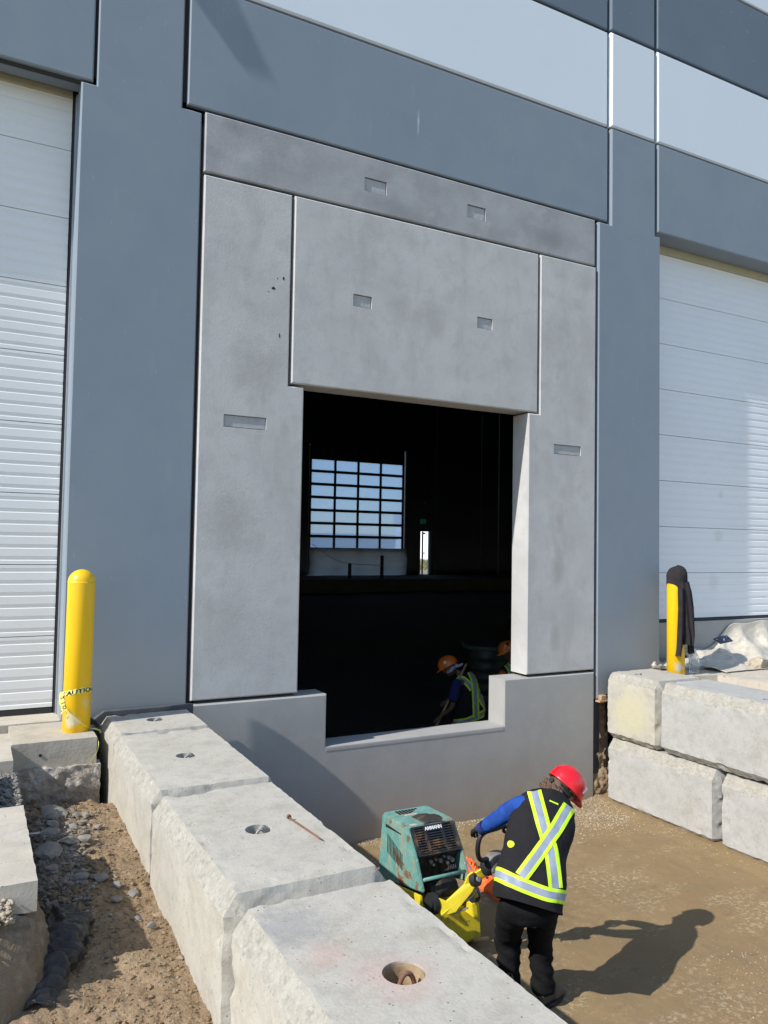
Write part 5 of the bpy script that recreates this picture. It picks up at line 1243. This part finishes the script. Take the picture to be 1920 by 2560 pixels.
# sleeves and gloves
def AR(p, q_, f_=.5): return tuple(Vector(p).lerp(Vector(q_), f_))
skin_obj('sleeve', [(-.15, .04, 1.20), (-.212, .055, 1.228), (-.275, .075, 1.19), (-.330, .105, 1.135), (-.395, .155, 1.075), (-.447, .205, 1.022)], [(0, 1), (1, 2), (2, 3), (3, 4), (4, 5)], [.068, .070, .062, .056, .048, .040], 'blue_shirt', w1, 0, 3)
wrinkle([o for o in w1.children if o.name.startswith('sleeve')][-1], .010, (13, 7, 9), 2)
skin_obj('sleeve', [(.04, .10, 1.11), (.075, .16, 1.08), (.075, .26, 1.00), (.05, .34, .95), (-.03, .38, .97), (-.16, .40, .985)], [(0, 1), (1, 2), (2, 3), (3, 4), (4, 5)], [.066, .066, .058, .052, .044, .036], 'blue_shirt', w1, 0, 3)
q = bmesh.new(); tube(q, [(-.438, .197, 1.030), (-.462, .218, 1.005)], [.043, .040], 20); bm2('cuff', q, 'navy_shirt', w1, None, 60)
hand(w1, (-.462, .222, 1.008), (-.10, .45, -.25), (.95, .15, -.1), (.05, .35, -.9), 'glove', name='glove')
hand(w1, (-.18, .395, .995), (-.8, -.1, -.1), (0, .95, 0), (-.1, -.05, -1), 'glove', name='glove')

# ---------------- worker with the shovel inside
w2 = tag(empty('person', (6.15, 2.28, -.36), ROT), 'person in an orange hard hat and pale neck scarf digging inside the opening', 'person')
dz2 = .36
def U2(p): return (p[0], p[1], p[2]+dz2)
up2, fw2 = (-.42, .1, .80), (-.62, .15, -.70)
Ua, Fa, Ra = basis(up2, fw2)
h2 = Vector(U2((-.175, .05, 1.19)))
J2 = {'pel': (.12, -.02, .40), 'sp1': (.12, 0, .55), 'sp2': (.11, .02, .78), 'sp3': (.06, .05, .98), 'nk': (-.03, .06, 1.12), 'hb': (-.09, .06, 1.15), 'shl': (-.07, -.08, 1.00), 'ell': (-.14, -.10, .66), 'wrl': (-.29, -.06, .53),
      'shr': (.13, .20, 1.0), 'elr': (-.08, .25, .92), 'wrr': (-.02, .03, 1.08), 'hil': (.03, -.05, .36), 'knl': (-.02, .02, 0.02), 'anl': (.02, 0, -.28), 'tol': (-.12, .02, -.33), 'hir': (.2, .05, .36), 'knr': (.2, .10, .02), 'anr': (.24, .08, -.28), 'tor': (.12, .10, -.33)}
J2['elr'] = (-.06, .30, .80); J2['wrr'] = (-.20, .10, .72)
skin_obj('body', [U2(J2[k]) for k in ks], [(ix[a_], ix[b_]) for a_, b_ in E_], [RB[k] for k in ks], 'skin_brown', w2, 0, 1)
head(w2, h2, up2, fw2, 'skin_brown')
hp2, _, _, _ = helmet(w2, h2+Ua*.035, up2, fw2, 'orange_hat', 1.05, False)
q = bmesh.new(); cc = -Ra*0
nrm = (-.1*Ra)
vd = Vector((.1, -1, .15)).normalized(); sdn = Ra if Ra.dot(vd) > 0 else -Ra
cc = sdn*.105+Ua*.055; n_ = (sdn+Ua*.35).normalized(); t1 = Fa; t2 = n_.cross(t1)
q.faces.new([q.verts.new(cc+n_*.012+t1*.018*a_+t2*.018*b_) for a_, b_ in ((-1, -1), (1, -1), (1, 1), (-1, 1))]); bm2('sticker', q, 'white_print', hp2)
q = bmesh.new()
for (a0, a1, r_) in ((h2-Ua*.02-Fa*.07, h2-Ua*.055+sdn*.08, .030), (h2-Ua*.055+sdn*.08, h2-Ua*.05+Fa*.05+sdn*.06, .024), (h2-Ua*.02-Fa*.085, h2-Fa*.13-Ua*.05, .030), (h2-Fa*.13-Ua*.05, h2-Fa*.20-Ua*.04, .02), (h2-Fa*.06+Ua*.05, h2-Fa*.09+Ua*.0, .028)):
    tube(q, smoothpath([a0, a0.lerp(a1, .5)+Vector((0, -.01, .01)), a1], 4), [r_*.6, r_*.9, r_, r_*1.05, r_*.95, r_*.9, r_*.8, r_*.6, r_*.4], 10)
bm2('neck_scarf', q, 'bandana', w2, None, 180)
skin_obj('trousers', [U2(p) for p in ((.12, 0, .46), (.12, -.01, .38), (.03, -.05, .34), (-.02, .02, .02), (.02, 0, -.26), (.2, .05, .34), (.2, .10, .02), (.24, .08, -.26))], [(0, 1), (1, 2), (2, 3), (3, 4), (1, 5), (5, 6), (6, 7)], [(.15, .12), (.16, .12), .10, .08, .07, .10, .08, .07], 'pants', w2, 0, 2)
def rg2(c, a_, b_, tilt, ln=0):
    t = R(tilt); X_ = Vector((math.cos(t), .1, math.sin(t))).normalized(); Z_ = Vector((-math.sin(t), 0, math.cos(t))); Y_ = Z_.cross(X_).normalized(); return (Vector(U2(c)), a_, b_, X_, Y_)
vest2 = loft('vest', [rg2((.09, -.02, .36), .215, .15, 8), rg2((.105, -.02, .50), .225, .15, 9), rg2((.125, 0, .70), .205, .14, 3), rg2((.095, .03, .88), .165, .135, 0), rg2((.06, .05, 1.0), .160, .11, 12), rg2((.045, .06, 1.07), .125, .08, 16), rg2((.035, .065, 1.12), .07, .055, 18)], 'vest', w2, 56, fold=.008, sub=5)
eye2 = Vector((-1.1318, -10.99, 2.9+.36))
def sh2(L_): return [(x, z+dz2) for x, z in L_]
stripes('reflective_stripe', vest2, eye2, [(sh2([(-.135, 1.0), (-.09, 1.035), (-.009, 1.055), (.075, .995), (.142, .915)]), 0), (sh2([(.10, 1.16), (.125, 1.12), (.163, 1.021), (.178, .847), (.195, .53)]), .003), (sh2([(.20, .90), (.217, .883), (.276, .761), (.338, .665)]), .001), (sh2([(-.16, .45), (-.142, .45), (.033, .47), (.156, .516), (.295, .588), (.365, .641)]), .002)], .092, w2)
skin_obj('sleeve', [U2(p) for p in ((-.03, -.04, 1.0), (-.085, -.09, .99), (-.115, -.11, .86), (-.14, -.11, .72))], [(0, 1), (1, 2), (2, 3)], [.075, .078, .082, .080], 'navy_shirt', w2, 0, 2)
skin_obj('sleeve', [U2(p) for p in ((.10, .16, 1.0), (.11, .2, .98), (.0, .26, .88))], [(0, 1), (1, 2)], [.07, .075, .075], 'navy_shirt', w2, 0, 2)
hand(w2, U2((-.292, -.062, .535)), (-.5, 0, -.4), (.0, .9, .1), (-.3, .1, -.6), 'skin_brown')
hand(w2, U2((-.19, .08, .72)), (-.6, -.4, -.1), (.3, .9, .1), (-.2, -.1, -.9), 'skin_brown')
for (ax_, tx_) in (((.02, 0), (-.12, .02)), ((.24, .08), (.12, .10))):
    q = bmesh.new(); b = sack_bm((0, 0, 5), .12, .05, 3)
    for v in b.verts: v.co = Vector((v.co.x+ax_[0]-.06, v.co.y+ax_[1], max(.0, (v.co.z-5)*1.2+.045)))
    merge(q, b); bm2('boot', q, 'boot', w2, None, 60)
shv = tag(empty('shovel', (6.15, 2.28, -.36), ROT), 'shovel with a pale wooden handle held by the digging worker', 'shovel')
q = bmesh.new(); tube(q, [U2((.065, .02, 1.25)), U2((-.49, -.10, .12))], .016, 10); bm2('handle', q, 'wood', shv)
q = bmesh.new(); p0 = Vector(U2((-.49, -.10, .12))); dd_ = (p0-Vector(U2((.065, .02, 1.25)))).normalized(); sd2 = dd_.cross(Vector((0, 1, 0))).normalized(); sd3 = Vector((0, 1, 0))
vv = []
for j in range(7):
    t = j/6; w_ = .10*(1-.5*max(0, t-.5)**1.2*2); vv.append([q.verts.new(p0+dd_*(.27*t)+sd3*w_*s_+sd2*.02*s_*s_) for s_ in (-1, -.5, 0, .5, 1)])
for A_, B_ in zip(vv, vv[1:]):
    for i in range(4): q.faces.new((A_[i], A_[i+1], B_[i+1], B_[i])).smooth = True
o = bm2('blade', q, 'steel_dark', shv); o.modifiers.new('t', 'SOLIDIFY').thickness = .003

# ---------------- third worker, half hidden behind the jamb
w3 = tag(empty('person', (7.30, 2.78, -.30), ROT), 'person in a stickered orange hard hat half hidden behind the right jamb', 'person')
up3, fw3 = (-.30, -.05, .9), (-.75, -.35, -.35)
Ub, Fb, Rb = basis(up3, fw3)
h3 = Vector((.02, .0, 1.60))
J3 = {k: (v[0]*.6+.08, v[1], v[2]) for k, v in J2.items()}
J3.update({'pel': (.12, .05, .86), 'sp1': (.12, .04, 1.0), 'sp2': (.11, .03, 1.15), 'sp3': (.10, .02, 1.32), 'nk': (.07, .0, 1.46), 'hb': (.04, 0, 1.52), 'shl': (-.06, -.10, 1.34), 'ell': (-.12, -.14, 1.08), 'wrl': (-.05, -.28, .95), 'shr': (.26, .14, 1.34), 'elr': (.30, .10, 1.06), 'wrr': (.12, -.10, .95),
           'hil': (.04, 0, .82), 'knl': (.02, -.03, .45), 'anl': (.04, .02, .08), 'tol': (-.06, -.10, .03), 'hir': (.2, .08, .82), 'knr': (.2, .06, .45), 'anr': (.22, .10, .08), 'tor': (.14, -.02, .03)})
skin_obj('body', [J3[k] for k in ks], [(ix[a_], ix[b_]) for a_, b_ in E_], [RB[k] for k in ks], 'skin_brown', w3, 0, 1)
head(w3, h3, up3, fw3, 'skin_brown'); hp3, _, _, _ = helmet(w3, h3+Ub*.035, up3, fw3, 'orange_hat', 1.04, False)
sdn = Rb if Rb.dot(Vector((0, -1, 0))) > 0 else -Rb
for (cu, cf, r_, mm) in ((.045, .03, .020, 'white_print'), (.095, .02, .022, 'print_black'), (.085, .07, .012, 'white_print'), (.06, .085, .012, 'white_print')):
    q = bmesh.new(); nn = (sdn*.9+Ub*(cu*5)).normalized(); cc = sdn*.115*math.sqrt(max(.05, 1-(cu/.14)**2))+Ub*cu+Fb*cf; t1 = Fb; t2 = nn.cross(t1)
    q.faces.new([q.verts.new(cc+nn*.010+t1*r_*math.cos(a_)+t2*r_*math.sin(a_)) for a_ in [k*.5236 for k in range(12)]]); bm2('sticker', q, mm, hp3)
skin_obj('trousers', [(.12, .05, .90), (.12, .04, .84), (.04, 0, .80), (.02, -.03, .45), (.04, .02, .10), (.2, .08, .80), (.2, .06, .45), (.22, .10, .10)], [(0, 1), (1, 2), (2, 3), (3, 4), (1, 5), (5, 6), (6, 7)], [(.15, .12), (.16, .12), .10, .08, .07, .10, .08, .07], 'pants', w3, 0, 2)
X3 = Vector((.8, .6, 0)); Y3 = Vector((-.6, .8, 0))
vest3 = loft('vest', [(Vector((.12, .05, .80)), .21, .15, X3, Y3), (Vector((.12, .04, .98)), .21, .145, X3, Y3), (Vector((.11, .03, 1.2)), .21, .14, X3, Y3), (Vector((.10, .02, 1.34)), .22, .11, X3, Y3), (Vector((.085, .01, 1.41)), .14, .08, X3, Y3), (Vector((.08, .0, 1.44)), .08, .06, X3, Y3)], 'vest', w3, 48, fold=.006)
stripes('reflective_stripe', vest3, Vector((-1.1, -12.4, 3.2)), [([(-.02, 1.42), (.03, 1.36), (.07, 1.22), (.10, 1.0)], 0)], .09, w3)
for a_, b_, c_ in ((J3['shl'], J3['ell'], J3['wrl']), (J3['shr'], J3['elr'], J3['wrr'])): skin_obj('sleeve', [a_, AR(a_, b_), b_, c_], [(0, 1), (1, 2), (2, 3)], [.075, .068, .058, .045], 'orange_hat' if a_ == J3['shl'] else 'navy_shirt', w3, 0, 2)
hand(w3, J3['wrl'], (.3, -.6, -.3), (.8, .3, 0), (0, -.2, -1), 'glove'); hand(w3, J3['wrr'], (-.3, -.6, -.3), (.8, .3, 0), (0, -.2, -1), 'glove')
for ax_ in ((.04, .02), (.22, .10)):
    b = sack_bm((0, 0, 5), .12, .05, 5)
    for v in b.verts: v.co = Vector((v.co.x*.6+ax_[0]-.03, v.co.y+ax_[1]-.03, max(.0, (v.co.z-5)*1.2+.045)))
    bm2('boot', b, 'boot', w3, None, 60)
# drum behind them
dm = tag(empty('plastic_riser', (7.66, 3.78, -.36)), 'large dark green riser barrel standing behind the workers inside', 'barrel')
q = bmesh.new(); pr = [(.40, 0)]
for k in range(9): pr += [(.40, .05+k*.17), (.415, .08+k*.17), (.415, .12+k*.17), (.40, .15+k*.17)]
pr += [(.40, 1.60)]; lathe(q, pr, 40); bm2('barrel', q, 'drum_green', dm)
q = bmesh.new(); lathe(q, [(.43, 1.58), (.44, 1.60), (.44, 1.64), (.40, 1.65), (.30, 1.645), (0, 1.65)], 40); bm2('lid', q, 'drum_lid', dm)
